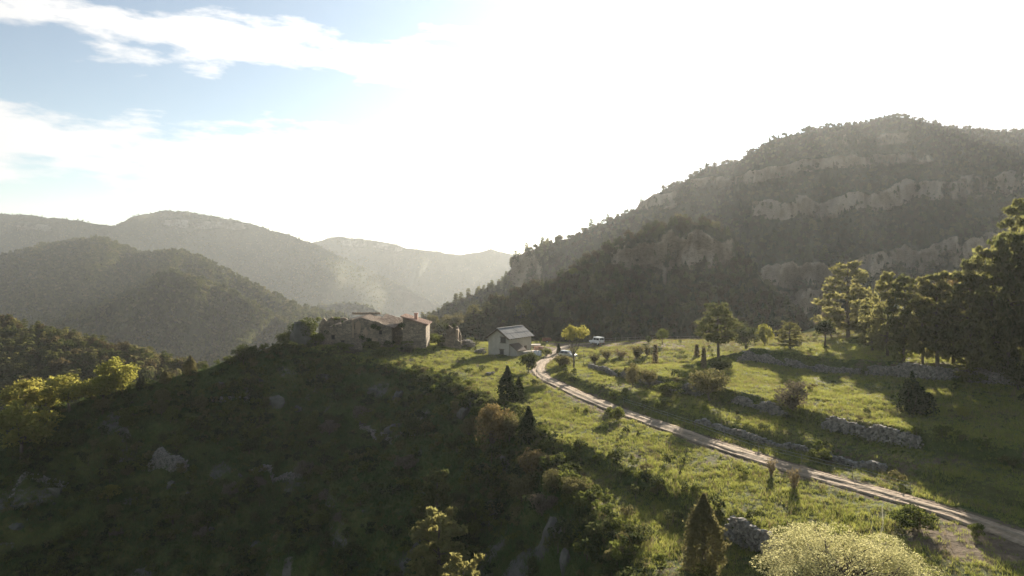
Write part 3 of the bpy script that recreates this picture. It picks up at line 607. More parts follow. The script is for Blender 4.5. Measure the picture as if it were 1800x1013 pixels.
AT = {(772, 1003): 69, (812, 1090): 60, (770, 915): 78}             # gully pines: foot hidden below, so their distance is set
for k, u, v, hp, wp, lab, g in TREES: pxplant(k, u, v, hp, wp, lab, g, d=AT.get((u, v)))
# thick scrub on the shaded crag: taller shrubs nobody could tell from one another
rc = np.random.RandomState(91)
for i in range(64):
    u = rc.uniform(30, 850); v = rc.uniform(700, 1005)
    if v < 700 + max(0, 300 - u) * .3 or v < 660 + max(0, u - 640) * .3: continue
    hp = rc.uniform(14, 34); k = ('bush', 'olive', 'holm', 'bush', 'greybush')[i % 5]
    pxplant(k, u, v, hp, hp * rc.uniform(.8, 1.3), dict(bush='low spreading green shrub in the scrub of the shaded crag', olive='rounded grey-green bush in the scrub of the shaded crag', holm='dark dense oak bush in the scrub of the shaded crag', greybush='grey-brown twiggy bush in the scrub of the shaded crag')[k], 'scrub of the shaded crag')
# the big pale tree in the lower right corner stands on the lower terrace
x, y = 20.8, 45.0; zz = float(gz(x, y)); plant('bigpale', (x, y, zz - .1), 3.25 - zz, 9.4, 'big pale cream-green tree cut by the lower right edge', None, 1.0)
# round shadow on the meadow is cast by a tree off to the upper right of it; the wood on the right-hand slope
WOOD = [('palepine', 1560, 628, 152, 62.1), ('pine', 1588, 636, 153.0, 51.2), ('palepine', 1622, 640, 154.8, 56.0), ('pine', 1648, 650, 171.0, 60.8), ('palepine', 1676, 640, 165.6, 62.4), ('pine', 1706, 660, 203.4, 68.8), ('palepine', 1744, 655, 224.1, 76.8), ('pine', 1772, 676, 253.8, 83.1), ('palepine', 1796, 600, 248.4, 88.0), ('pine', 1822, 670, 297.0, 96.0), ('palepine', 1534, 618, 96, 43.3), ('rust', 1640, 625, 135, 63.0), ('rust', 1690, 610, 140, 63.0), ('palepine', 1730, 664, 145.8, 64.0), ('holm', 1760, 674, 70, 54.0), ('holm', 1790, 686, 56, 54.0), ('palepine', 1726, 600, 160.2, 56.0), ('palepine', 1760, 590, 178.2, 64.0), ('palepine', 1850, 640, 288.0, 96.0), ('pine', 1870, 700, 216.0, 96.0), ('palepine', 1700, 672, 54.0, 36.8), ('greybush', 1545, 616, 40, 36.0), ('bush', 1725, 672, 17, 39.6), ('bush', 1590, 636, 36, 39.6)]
WL = ['slim dark pine at the near end of the right-hand wood', 'dark pine second along the right-hand wood', 'sunny-tipped pine behind the spiky juniper', 'dense pine above the middle of the long stone wall', 'paler pine high in the right-hand wood', 'tall dark pine in the middle of the right-hand wood', 'broad sunny pine near the right picture edge', 'great dark pine close to the right picture edge', 'sunlit pine reaching highest at the right picture edge', 'pine cut by the right picture edge', 'small dark pine beside the tallest sunlit pine', 'russet tree glowing between two pines', 'russet tree higher in the right-hand wood', 'low sunny pine leaning over the stone wall', 'dark round oak at the lower edge of the wood', 'dark oak above the wall at the right picture edge', 'pine crown far up the right-hand slope', 'sunlit pine crown at the top of the right-hand slope', 'dark pine mostly beyond the right picture edge, upper one', 'dark pine mostly beyond the right picture edge, lower one', 'young sunlit pine above the wall', 'pale thicket at the near end of the wood', 'sunlit shrub on the wall bank', 'shrub under the second dark pine']
for (k, u, v, hp, wp), lab in zip(WOOD, WL): pxplant(k, u, v, hp, wp, lab, G2)
# trees at the foot of the mountain, behind the white house
FOOT = [('oak', 875, 588, 32, 25, 'yellow-green tree just behind the ridge of the white house'), ('oak', 915, 566, 38, 52, 'broad bright tree lit on the slope above the white house'), ('olive', 926, 588, 32, 32, 'grey-green tree right of the white house ridge'), ('cone', 965, 596, 36, 17, 'pointed pale conifer behind the yard'), ('palepine', 832, 572, 36, 30, 'first pale conifer on the slope left of the white house'), ('palepine', 856, 560, 30, 26, 'second pale conifer on the slope, above the white house eave'), ('olive', 797, 578, 30, 36, 'round tree rising behind the fallen tower'), ('holm', 900, 590, 26, 26, 'dark tree peeping over the white house ridge'), ('oak', 1008, 488, 18, 18, 'bright tree on the crest of the lower mountain spur'), ('holm', 780, 588, 26, 30, 'dark tree right of the ruin chimney'), ('olive', 760, 585, 34, 24, 'grey tree half behind the ruin chimney end'), ('holm', 845, 592, 18, 24, 'low dark tree behind the rubble wall'), ('olive', 960, 545, 26, 30, 'grey tree on the lower spur above the yard'), ('palepine', 985, 560, 30, 26, 'pale conifer above the open-crowned tree')]
for k, u, v, hp, wp, lab in FOOT: pxplant(k, u, v, hp, wp, lab, G6, hillkey='spur')

# ------------------------------------------------------------------ uncountable growth: one instancer each
def scatter(name, pts, scl, protos, label, cat, tilt=None, seed=0):
    rng = np.random.RandomState(seed); n = len(pts); me = bpy.data.meshes.new(name); me.vertices.add(n); me.vertices.foreach_set('co', np.asarray(pts, np.float32).ravel()); me.update()
    rot = np.zeros((n, 3)); rot[:, 2] = rng.rand(n) * 6.283
    if tilt: rot[:, :2] = rng.normal(size=(n, 2)) * tilt
    if np.ndim(scl) == 1: scl = np.repeat(np.asarray(scl)[:, None], 3, 1)
    attr(me, 'rot', rot.astype(np.float32), 'FLOAT_VECTOR'); attr(me, 'scl', np.asarray(scl, np.float32), 'FLOAT_VECTOR')
    a = me.attributes.new('pick', 'INT', 'POINT'); a.data.foreach_set('value', rng.randint(0, len(protos), n).astype(np.int32))
    c = bpy.data.collections.new(name + '_kinds')
    for k, m in enumerate(protos): c.objects.link(bpy.data.objects.new(f'{k:02d}_{name}_kind', m))
    g = bpy.data.node_groups.new(name, 'GeometryNodeTree'); g.interface.new_socket('Geometry', in_out='INPUT', socket_type='NodeSocketGeometry'); g.interface.new_socket('Geometry', in_out='OUTPUT', socket_type='NodeSocketGeometry')
    N = g.nodes.new; L = g.links.new; gi = N('NodeGroupInput'); go = N('NodeGroupOutput'); ip = N('GeometryNodeInstanceOnPoints'); ci = N('GeometryNodeCollectionInfo')
    ci.inputs['Collection'].default_value = c; ci.inputs['Separate Children'].default_value = True; ci.inputs['Reset Children'].default_value = True; ip.inputs['Pick Instance'].default_value = True
    def na(nm, t):
        q = N('GeometryNodeInputNamedAttribute'); q.data_type = t; q.inputs['Name'].default_value = nm; return q.outputs['Attribute']
    er = N('FunctionNodeEulerToRotation'); L(na('rot', 'FLOAT_VECTOR'), er.inputs[0]); L(er.outputs[0], ip.inputs['Rotation']); L(na('scl', 'FLOAT_VECTOR'), ip.inputs['Scale']); L(na('pick', 'INT'), ip.inputs['Instance Index'])
    L(gi.outputs[0], ip.inputs['Points']); L(ci.outputs[0], ip.inputs['Instance']); L(ip.outputs[0], go.inputs[0])
    o = add(name, me); o.modifiers.new('growth', 'NODES').node_group = g; tag(o, label, cat, kind='stuff'); return o
def merged(mb, v, f, lm, tm=M_BARK):
    """trunk and leaves in one small mesh, for the instancers"""
    base = len(mb.v); vv = list(mb.v) + [tuple(p) for p in v]; ff = list(mb.f) + [tuple(int(i) + base for i in q) for q in f]
    me = mesh('growth', vv, ff, [tm, lm]); mi = np.zeros(len(ff), np.int32); mi[len(mb.f):] = 1; me.polygons.foreach_set('material_index', mi); return me
def lowtree(kind, mat, seed, n, ls, **kw):
    rng = np.random.RandomState(seed); mb, P, _ = kind(rng, n=n, ls=ls, **kw); m2 = MB(); m2.tube([(0, 0, -.1), (0, 0, .7)], [.03, .01], 4); v, f = leaves(P, ls, rng, .3); return merged(m2, v, f, LM[mat])
def tuft(seed, n, h, spread, mat, wid=.02):
    rng = np.random.RandomState(seed); v = []; f = []
    for i in range(n):
        a = rng.rand() * 6.28; r = spread * rng.rand()**.5; x, y = math.cos(a) * r, math.sin(a) * r; hh = h * (.5 + .6 * rng.rand()); b = rng.rand() * 6.28; lx, ly = rng.normal(size=2) * hh * .35; k = len(v)
        v += [(x - math.cos(b) * wid, y - math.sin(b) * wid, -.05), (x + math.cos(b) * wid, y + math.sin(b) * wid, -.05), (x + lx, y + ly, hh)]; f.append((k, k + 1, k + 2))
    return mesh('tuft', v, f, LM[mat])
def hill_points(H, n, seed, rockmax=.45, vmin=None, dens=None):
    rng = np.random.RandomState(seed); X, Y, Z, RK = H['X'], H['Y'], H['Z'], H['RK']
    P = np.stack([X, Y, Z], -1); a = np.linalg.norm(np.cross(P[1:, :-1] - P[:-1, :-1], P[:-1, 1:] - P[:-1, :-1]), axis=-1)
    rk = RK[:-1, :-1]; wt = a * np.where(rk < rockmax, 1, np.clip(1 - rk, 0, 1) * .9 + .05); 
    u = X[:-1, :-1] / Y[:-1, :-1] * F + 900; wt = wt * ((u > -250) & (u < 2050))
    if dens is not None: wt = wt * dens(u, HZ - (Z[:-1, :-1] - CZ) / Y[:-1, :-1] * F)
    c = rng.choice(wt.size, n, p=(wt / wt.sum()).ravel()); i, j = np.unravel_index(c, wt.shape); s, t = rng.rand(2, n)[:, :, None]
    return P[i, j] * (1 - s) * (1 - t) + P[i + 1, j] * s * (1 - t) + P[i, j + 1] * (1 - s) * t + P[i + 1, j + 1] * s * t
hi_tree = [lowtree(b_round, m, 200 + i, 420, .075, w=.95, trunk=.1, ncl=12) for i, m in enumerate(('scrub', 'holm', 'scrub', 'olive', 'scrub'))] + [lowtree(b_column, 'juniper', 210, 380, .07, w=.5), lowtree(b_column, 'pine', 211, 420, .07, w=.55)]
hi_pine = [lowtree(b_pine, m, 220 + i, 420, .06, w=.6, trunk=.15, tiers=6) for i, m in enumerate(('pine', 'pine', 'pine', 'palepine' if 0 else 'pale_pine'))]
lo_tree = [lowtree(b_round, m, 230 + i, 90, .15, w=.95, trunk=.05, ncl=6) for i, m in enumerate(('holm', 'pine', 'olive', 'holm'))] + [lowtree(b_column, 'pine', 236, 90, .14, w=.55)]
r5 = np.random.RandomState(5)
p = hill_points(HILLS['crag'], 46000, 1, .15); scatter('mountain_woodland', p, 2.0 + 4.5 * r5.rand(len(p))**2.0, hi_tree, 'dense dark oak scrub and trees covering the craggy mountain', 'woodland', seed=1)
p = hill_points(HILLS['crag'], 3500, 2, .2, dens=lambda u, v: sst(1000, 850, u) + sst(1500, 1750, u) * .3 * sst(380, 450, v) + .05 * sst(300, 420, v)); scatter('mountain_pines', p, 6 + 5 * r5.rand(len(p)), hi_pine, 'scattered pines over the lower flank of the craggy mountain', 'woodland', seed=2)
p = hill_points(HILLS['spur'], 9000, 21, .15); scatter('rocky_spur_woodland', p, 1.5 + 4.0 * r5.rand(len(p))**1.8, hi_tree * 2 + hi_pine[:2], 'dark oak scrub covering the spur at the foot of the mountain', 'woodland', seed=21)
p = hill_points(HILLS['left'], 8000, 3); scatter('spur_woodland', p, 3 + 3.5 * r5.rand(len(p)), hi_tree[1:5] + hi_pine * 2, 'mixed pine and oak wood on the near left spur', 'woodland', seed=3)
p = hill_points(HILLS['shade'], 11000, 4); scatter('shaded_woodland', p, 4 + 4 * r5.rand(len(p)), lo_tree, 'wood covering the shaded spur', 'woodland', seed=4)
p = hill_points(HILLS['mid'], 34000, 5); scatter('ridge_woodland', p, 4 + 4.5 * r5.rand(len(p)), lo_tree, 'wood covering the sunlit ridge', 'woodland', seed=5)
p = hill_points(HILLS['low'], 9000, 6); scatter('low_spur_woodland', p, 4 + 4 * r5.rand(len(p)), lo_tree, 'wood covering the low hazy spur', 'woodland', seed=6)
p = hill_points(HILLS['far'], 34000, 7); scatter('far_woodland', p, 4 + 3.5 * r5.rand(len(p)), lo_tree, 'distant wood on the long dark ridge', 'woodland', seed=7)
p = hill_points(HILLS['farther'], 26000, 8); scatter('hazy_woodland', p, 4.5 + 4 * r5.rand(len(p)), lo_tree, 'faint wood on the palest ridge', 'woodland', seed=8)

def land_points(n, seed, x0, x1, y0, y1, f):
    """random points of the near land kept with probability f(x, y) -- n tries"""
    rng = np.random.RandomState(seed); x = x0 + (x1 - x0) * rng.rand(n); y = y0 + (y1 - y0) * rng.rand(n); u = x / y * F + 900
    k = (rng.rand(n) < f(x, y)) & (u > -120) & (u < 1920); x, y = x[k], y[k]; return np.stack([x, y, gz(x, y)], 1)
mead = lambda x, y: (1 - gz(x, y, GW)) * (sst(.9, 1.7, gz(x, y, GROAD)) + .3 * sst(.5, .15, gz(x, y, GROAD))) * (1 - .9 * np.clip(gz(x, y, GDIRT), 0, 1))
tg = [tuft(300 + i, 16, .30, .28, 'grass', .022) for i in range(5)] + [tuft(306, 10, .5, .25, 'dry', .012)]
dryg = [tuft(340 + i, 14, .42, .3, 'dry', .016) for i in range(3)]
p = land_points(60000, 14, -30, 110, 42, 190, lambda x, y: mead(x, y) * np.clip(sst(.15, .6, fbm(x / 6, y / 6, 83)) * .5 + sst(150, 172, y) * sst(9, 16, x) * .6, 0, 1)); scatter('dry_grass', p, .6 + .8 * r5.rand(len(p)), dryg, 'straw-coloured dry grass in patches and by the far fence', 'grass', .2, 14)
p = land_points(260000, 11, -45, 125, 40, 192, lambda x, y: mead(x, y) * np.clip(1.25 - y / 260, 0, 1)); scatter('meadow_grass', p, (.55 + .7 * r5.rand(len(p))) * (1 + .5 * fbm(p[:, 0] / 3, p[:, 1] / 3, 81)), tg, 'sunlit rough meadow grass on the terraces', 'grass', .15, 11)
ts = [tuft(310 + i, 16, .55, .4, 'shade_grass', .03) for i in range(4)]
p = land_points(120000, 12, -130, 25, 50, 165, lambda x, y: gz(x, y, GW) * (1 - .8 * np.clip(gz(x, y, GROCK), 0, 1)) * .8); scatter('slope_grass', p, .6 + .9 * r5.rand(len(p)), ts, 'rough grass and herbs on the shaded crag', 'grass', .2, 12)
low_bush = [lowtree(b_round, m, 320 + i, 260, .085, w=1.4, trunk=.02, ncl=9) for i, m in enumerate(('green', 'green', 'holm', 'olive', 'green', 'holm', 'juniper'))]
def bushy(x, y):
    d = polyd(x, y, EDGE)[0]; d1 = polyd(x, y, B1)[0]; d0 = polyd(x, y, B0)[0]; dr, sr, ar, _ = polyd(x, y, RIM); w = gz(x, y, GW)
    pch = sst(-.1, .5, fbm(x / 5, y / 5, 91))
    return np.clip(.34 * sst(1.4, .3, d) * sst(104, 95, y) + .30 * sst(2.0, .4, d1) * pch + .16 * sst(2, .4, d0) * pch + .45 * sst(1.8, .4, dr) * sst(122, 100, y) + .22 * sst(3, 1, dr) + w * (.10 + .34 * sst(-.2, .4, fbm(x / 8, y / 8, 95))) + .007, 0, 1) * sst(2, 3, gz(x, y, GROAD))
p = land_points(120000, 13, -135, 120, 38, 195, lambda x, y: bushy(x, y) * .9); scatter('undergrowth', p, (.35 + 1.1 * r5.rand(len(p))**1.8) * (1 + .5 * gz(p[:, 0], p[:, 1], GW)), low_bush, 'bramble and low scrub along the banks and over the crag', 'undergrowth', .1, 13)

# ================================================================== BUILDINGS, WALLS, VEHICLES, ROCKS
def stone_mat(name, a, b, joint, scale=1.6, bump=.9):
    m, nt, N, L, out = mat_nodes(name); p = N('ShaderNodeBsdfPrincipled'); L(p.outputs[0], out.inputs[0]); p.inputs['Roughness'].default_value = .95
    tc = N('ShaderNodeTexCoord'); mp = N('ShaderNodeMapping'); mp.inputs['Scale'].default_value = (1, 1, 1.6); L(tc.outputs['Object'], mp.inputs[0])
    vo = N('ShaderNodeTexVoronoi'); vo.feature = 'DISTANCE_TO_EDGE'; vo.inputs['Scale'].default_value = scale; L(mp.outputs[0], vo.inputs['Vector'])
    vc = N('ShaderNodeTexVoronoi'); vc.inputs['Scale'].default_value = scale; L(mp.outputs[0], vc.inputs['Vector'])
    e = N('ShaderNodeMapRange'); e.inputs[2].default_value = .08; L(vo.outputs['Distance'], e.inputs[0])
    bw = N('ShaderNodeSeparateXYZ'); L(vc.outputs['Color'], bw.inputs[0]); st = ramp_mix(N, L, bw.outputs[0], a, b)
    big = noise_fac(N, L, tc.outputs['Object'], .35, 6, .35, .65); st2 = N('ShaderNodeMixRGB'); st2.blend_type = 'MULTIPLY'; st2.inputs[0].default_value = .7; L(st, st2.inputs[1]); L(ramp_mix(N, L, big, (.6, .6, .55), (1.15, 1.1, 1.0)), st2.inputs[2])
    L(ramp_mix(N, L, e.outputs[0], joint, st2.outputs[0]), p.inputs['Base Color'])
    bp = N('ShaderNodeBump'); bp.inputs['Strength'].default_value = bump; bp.inputs['Distance'].default_value = .08; L(e.outputs[0], bp.inputs['Height']); L(bp.outputs[0], p.inputs['Normal']); return m
M_RUIN = stone_mat('rubble_masonry', (.38, .31, .23), (.22, .18, .135), (.13, .11, .085), 1.7)
M_PLASTER = plain('weathered_plaster', (.50, .455, .375), (.40, .36, .29), .9, .95, bump=.25, detail=8)
M_OCHRE = plain('ochre_render', (.40, .29, .19), (.30, .23, .16), 1.1, .95, bump=.3, detail=8)
M_TILE = plain('clay_roof_tile', (.26, .18, .125), (.40, .32, .24), 2.4, .9, bump=.2)
M_TILE2 = plain('orange_roof_tile', (.36, .215, .145), (.27, .175, .125), 2.0, .9)
M_SHEET = plain('grey_roof_sheet', (.27, .27, .26), (.20, .20, .195), .8, .95)
M_WOOD = plain('old_beam', (.17, .125, .085), (.10, .075, .05), 3, .9)
M_POST = plain('weathered_post', (.30, .26, .20), (.20, .17, .13), 5, .9)
M_DARK = plain('dark_interior', (.03, .028, .025), (.02, .02, .018), 2, .9)
M_GLASS = plain('window_glass', (.05, .055, .06), (.04, .045, .05), 2, .12)
M_LIME = plain('lichened_limestone', (.16, .15, .122), (.07, .072, .056), .55, .95, bump=.8, detail=10)
M_DSTONE = plain('dry_stone', (.36, .33, .28), (.13, .12, .10), 2.6, .95, bump=.4, detail=7)
M_WHITE = plain('white_paint', (.78, .78, .76), (.70, .70, .68), 1, .35)
M_SILVER = plain('silver_paint', (.56, .58, .58), (.50, .52, .52), 1, .3, .4)
M_TYRE = plain('tyre_rubber', (.03, .03, .03), (.045, .04, .035), 4, .9)
M_RUST = plain('rusty_steel', (.26, .12, .07), (.17, .08, .05), 3, .8)
M_WIRE = plain('galvanised_wire', (.5, .5, .48), (.42, .42, .4), 2, .5, .3)
M_TAPE = plain('electric_fence_tape', (.55, .5, .3), (.5, .45, .28), 2, .7)
M_LAMP = plain('red_lamp', (.45, .05, .03), (.35, .04, .03), 2, .4)
M_BOARD = plain('pale_boards', (.72, .66, .58), (.60, .52, .44), 1.5, .8)
M_BRICK = plain('pink_brick', (.52, .33, .26), (.44, .27, .2), 2, .9)

def rough_wall(mb, poly, y0, y1, rng, seg=.7, jit=.10):
    """a wall with a crumbling top: outline in x,z (left to right along the top), foot at zf"""
    zf = poly[0][1]; top = poly[1:-1]; xs = np.array([p[0] for p in top]); zs = np.array([p[1] for p in top]); n = max(3, int((xs[-1] - xs[0]) / seg))
    X = np.linspace(xs[0], xs[-1], n + 1); Z = np.interp(X, xs, zs) + rng.normal(size=n + 1) * jit
    for i in range(n):
        dy = rng.normal() * .02
        mb.hexa([(X[i], y0 + dy, zf), (X[i+1], y0 + dy, zf), (X[i+1], y1, zf), (X[i], y1, zf)], [(X[i], y0 + dy, Z[i]), (X[i+1], y0 + dy, Z[i+1]), (X[i+1], y1, Z[i+1]), (X[i], y1, Z[i])])
def tiles(mb, p00, p10, p01, p11, pitch=.26, ln=.5, rng=None, miss=.06, jit=.02, r=.12):
    """rows of half-round tiles on a sloping quad: p00-p10 along the ridge, p00-p01 down the slope"""
    p00, p10, p01, p11 = (np.array(p, float) for p in (p00, p10, p01, p11)); nc = max(1, int(np.linalg.norm(p10 - p00) / pitch)); nr = max(1, int(np.linalg.norm(p01 - p00) / (ln * .8)))
    nrm = np.cross(p10 - p00, p01 - p00); nrm /= np.linalg.norm(nrm); nrm *= np.sign(nrm[2]); ac = (p10 - p00) / np.linalg.norm(p10 - p00)
    P = lambda s, t: (p00 * (1 - s) + p10 * s) * (1 - t) + (p01 * (1 - s) + p11 * s) * t
    for i in range(nc):
        for j in range(nr):
            if rng.rand() < miss: continue
            a = P((i + .5) / nc, j / nr) + nrm * (.05 + rng.normal() * jit); b = P((i + .5) / nc, (j + 1.2) / nr) + nrm * (.09 + rng.normal() * jit); a = a + ac * rng.normal() * jit; k = len(mb.v)
            for q, rr in ((a, r), (b, r * .85)):
                for w in (0, 60, 120, 180): mb.v.append(tuple(q + ac * math.cos(R(w)) * rr + nrm * math.sin(R(w)) * rr * .8))
            mb.f += [(k + w, k + w + 1, k + 5 + w, k + 4 + w) for w in range(3)] + [(k + 4, k + 5, k + 6, k + 7)]

# ---- the ruined farmhouse
def ruin():
    rng = np.random.RandomState(3); e = empty('ruined_farmhouse', (-33, 157, 2.5)); tag(e, 'ruined stone farmhouse with sagging tiled roof on the knoll', 'farmhouse'); O = np.array(e.location)
    def part(name, mb, mat): mb.v = [tuple(np.array(v) - O) for v in mb.v]; return mb.obj(name, mat, e)
    mb = MB(); rough_wall(mb, [(-35.2, 1), (-35.2, 8.3), (-33.4, 8.85), (-30.1, 8.0), (-26.6, 6.7), (-26.6, 1)], 157.0, 157.6, rng, .45, .13); wf = part('front_wall', mb, M_RUIN)
    wf['label'] = 'central gable wall with patches of ochre render'
    mb = MB(); rough_wall(mb, [(-41.6, 1), (-41.6, 5.0), (-40.2, 6.7), (-38.6, 7.5), (-35.15, 8.35), (-35.15, 1)], 156.3, 156.9, rng, .45, .2); part('side_wall', mb, M_RUIN)
    for (x0, x1, z0, z1) in ((-34.6, -33.3, 5.3, 8.2), (-33.0, -31.8, 4.4, 6.6), (-32.2, -29.5, 3.0, 4.6)):      # render left on the stones
        mb = MB(); n = 9; a = np.linspace(0, 2 * math.pi, 14)[:-1]; c = ((x0 + x1) / 2, (z0 + z1) / 2); pts = [(c[0] + math.cos(t) * (x1 - x0) / 2 * (.8 + .35 * rng.rand()), c[1] + math.sin(t) * (z1 - z0) / 2 * (.8 + .3 * rng.rand())) for t in a]
        mb.prism(pts, 156.965, 157.02); part('render_patch', mb, M_OCHRE)
    mb = MB().box((-35.0, 156.7, 6.4), (.3, .7, 3.9)); part('lit_corner_edge', mb, M_OCHRE)  # sunlit edge of the corner, built as a strip of paler colour
    mb = MB(); rough_wall(mb, [(-37.6, 1), (-37.6, 3.4), (-36.5, 3.7), (-33.2, 3.9), (-32.2, 3.3), (-32.2, 1)], 152.6, 153.1, rng, .6, .12); part('yard_wall', mb, M_RUIN)
    mb = MB().box((-26.85, 159.3, 3.8), (.5, 3.6, 5.4)).box((-24.3, 161.6, 3.4), (4.6, .5, 4.7)).box((-41.3, 161, 3.0), (.5, 8.6, 5.2)).box((-33.5, 166.3, 4.2), (15.6, .5, 7.0)); part('inner_wall', mb, M_RUIN)
    mb = MB().box((-25.0, 161.28, 3.1), (1.3, .12, 2.2)); part('doorway', mb, M_DARK)
    for (x, z, w, h) in ((-39.3, 4.6, .7, .9), (-29.0, 5.6, .6, .8), (-31.4, 3.6, .8, 1.1), (-37.2, 3.4, .7, 1.0)):
        mb = MB().box((x, 156.27 if x < -35 else 156.98, z), (w, .1, h)); wn = part('window', mb, M_DARK)
        ln = MB().box((x, 156.24 if x < -35 else 156.95, z + h / 2 + .09), (w + .35, .14, .16)); ln.v = [tuple(np.array(v) - O) for v in ln.v]; ln.obj('lintel', M_WOOD, wn)
    # roofs: a deck under loose tiles
    mb = MB(); Lr, Rr = (-33.4, 8.85), (-26.2, 6.65)
    mb.hexa([(-40.4, 157.5, 6.55), (-33.4, 157.5, 8.65), (-33.4, 166.5, 8.9), (-40.4, 166.5, 6.9)], [(-40.4, 157.5, 6.65), (-33.4, 157.5, 8.75), (-33.4, 166.5, 9.0), (-40.4, 166.5, 7.0)])
    mb.hexa([(-33.39, 157.5, 8.65), (-26.2, 157.5, 6.45), (-26.2, 166.5, 6.9), (-33.39, 166.5, 8.9)], [(-33.39, 157.5, 8.75), (-26.2, 157.5, 6.55), (-26.2, 166.5, 7.0), (-33.39, 166.5, 9.0)])
    mb.hexa([(-30, 161.2, 7.7), (-22.6, 161.2, 6.0), (-22.6, 169, 6.8), (-30, 169, 8.6)], [(-30, 161.2, 7.85), (-22.6, 161.2, 6.1), (-22.6, 169, 6.9), (-30, 169, 8.75)]); rf = part('roof', mb, M_WOOD)
    mb = MB(); tiles(mb, (-33.4, 157.2, 8.78), (-33.4, 166.5, 9.0), (-40.3, 157.2, 6.7), (-40.3, 166.5, 7.05), rng=rng); tiles(mb, (-33.3, 157.2, 8.78), (-33.3, 166.5, 9.0), (-26.1, 157.2, 6.55), (-26.1, 166.5, 7.05), rng=rng)
    tiles(mb, (-30, 161.1, 7.9), (-30, 169, 8.8), (-22.7, 161.1, 6.15), (-22.7, 169, 6.95), rng=rng, miss=.12, jit=.05); mb.v = [tuple(np.array(v) - O) for v in mb.v]; t = mb.obj('roof_tiles', M_TILE, rf); t['kind'] = 'stuff'
    mb = MB().box((-34.2, 167.2, 9.15), (6.6, .5, .5)); part('ridge_parapet', mb, M_RUIN)
    # the taller end with its single-pitch roof and chimney
    mb = MB(); mb.prism([(-24.4, 1), (-24.4, 8.75), (-19.2, 7.15), (-19.2, 1)], 158.6, 159.1).prism([(-24.4, 1), (-24.4, 8.75), (-19.2, 7.15), (-19.2, 1)], 165.6, 166.1).box((-24.15, 162.35, 4.8), (.5, 6.45, 7.6)).box((-19.45, 162.35, 4.0), (.5, 6.45, 6.1)); part('end_wall', mb, M_RUIN)
    mb = MB(); mb.hexa([(-24.9, 158.2, 8.9), (-18.8, 158.2, 7.0), (-18.8, 166.5, 7.0), (-24.9, 166.5, 8.9)], [(-24.9, 158.2, 9.04), (-18.8, 158.2, 7.14), (-18.8, 166.5, 7.14), (-24.9, 166.5, 9.04)]); er = part('end_roof', mb, M_TILE2); er['label'] = 'orange tiled single-pitch roof'
    mb = MB(); tiles(mb, (-24.9, 158.1, 9.06), (-24.9, 166.5, 9.06), (-18.7, 158.1, 7.15), (-18.7, 166.5, 7.15), rng=rng, miss=.01, jit=.008); mb.v = [tuple(np.array(v) - O) for v in mb.v]; t = mb.obj('roof_tiles', M_TILE2, er); t['kind'] = 'stuff'
    mb = MB().box((-21.7, 161, 8.6), (.75, .75, 1.9)).box((-21.7, 161, 9.6), (.95, .95, .14)); part('chimney', mb, M_BRICK)
    P = np.concatenate([shell((x, 156.7, z), np.full(n, r), n, rng, .1) for x, z, r, n in ((-30.3, 7.0, .9, 260), (-29.4, 6.6, .6, 130), (-33.0, 4.6, .8, 160), (-40.6, 5.6, .8, 200), (-39, 6.9, .5, 90), (-24.3, 7.2, .8, 160), (-37.4, 8.0, .35, 50), (-31.6, 4.0, .7, 130), (-27.4, 3.2, .9, 200))]); P[:, 1] = np.clip(P[:, 1], 155.9, 157.2)
    v, f = leaves(P - O, .16, rng); add('ivy', mesh('ivy', v, f, LM['ivy']), e)
    e2 = empty('ruined_wall', (-42, 166.4, 2.3)); tag(e2, 'broken back wall standing left of the tiled roof', 'wall', None, 'thing'); mb = MB(); rough_wall(mb, [(-3.2, -2), (-3.2, 4.2), (-2.5, 5.6), (.5, 5.4), (3.0, 6.0), (3.4, 5.4), (3.4, -2)], 0, .6, rng, .6, .22); mb.obj('wall', M_RUIN, e2)
    v, f = leaves(np.concatenate([shell((x, .2, 5.6), np.full(140, .7), 140, rng, .1) for x in (-3.4, .6, 1.2)]), .16, rng); add('ivy', mesh('ivy', v, f, LM['green']), e2)
ruin()
for k, u, v, hp, wp, lab in (('bush', 600, 616, 14, 30, 'bramble against the foot of the left ruin wall'), ('holm', 576, 606, 24, 22, 'dark bush at the left corner of the ruin'), ('bush', 650, 612, 12, 34, 'low scrub along the central ruin wall'), ('greybush', 622, 622, 9, 26, 'dry tussock before the yard wall of the ruin'), ('holm', 684, 610, 16, 24, 'dark scrub by the doorway recess'), ('olive', 560, 596, 26, 22, 'grey-green bush between boulder and ruin'), ('bush', 720, 610, 12, 26, 'scrub under the chimney block'), ('bush', 668, 626, 10, 40, 'grassy bramble on the lit bank below the ruin')): pxplant(k, u, v, hp, wp, lab, G7)
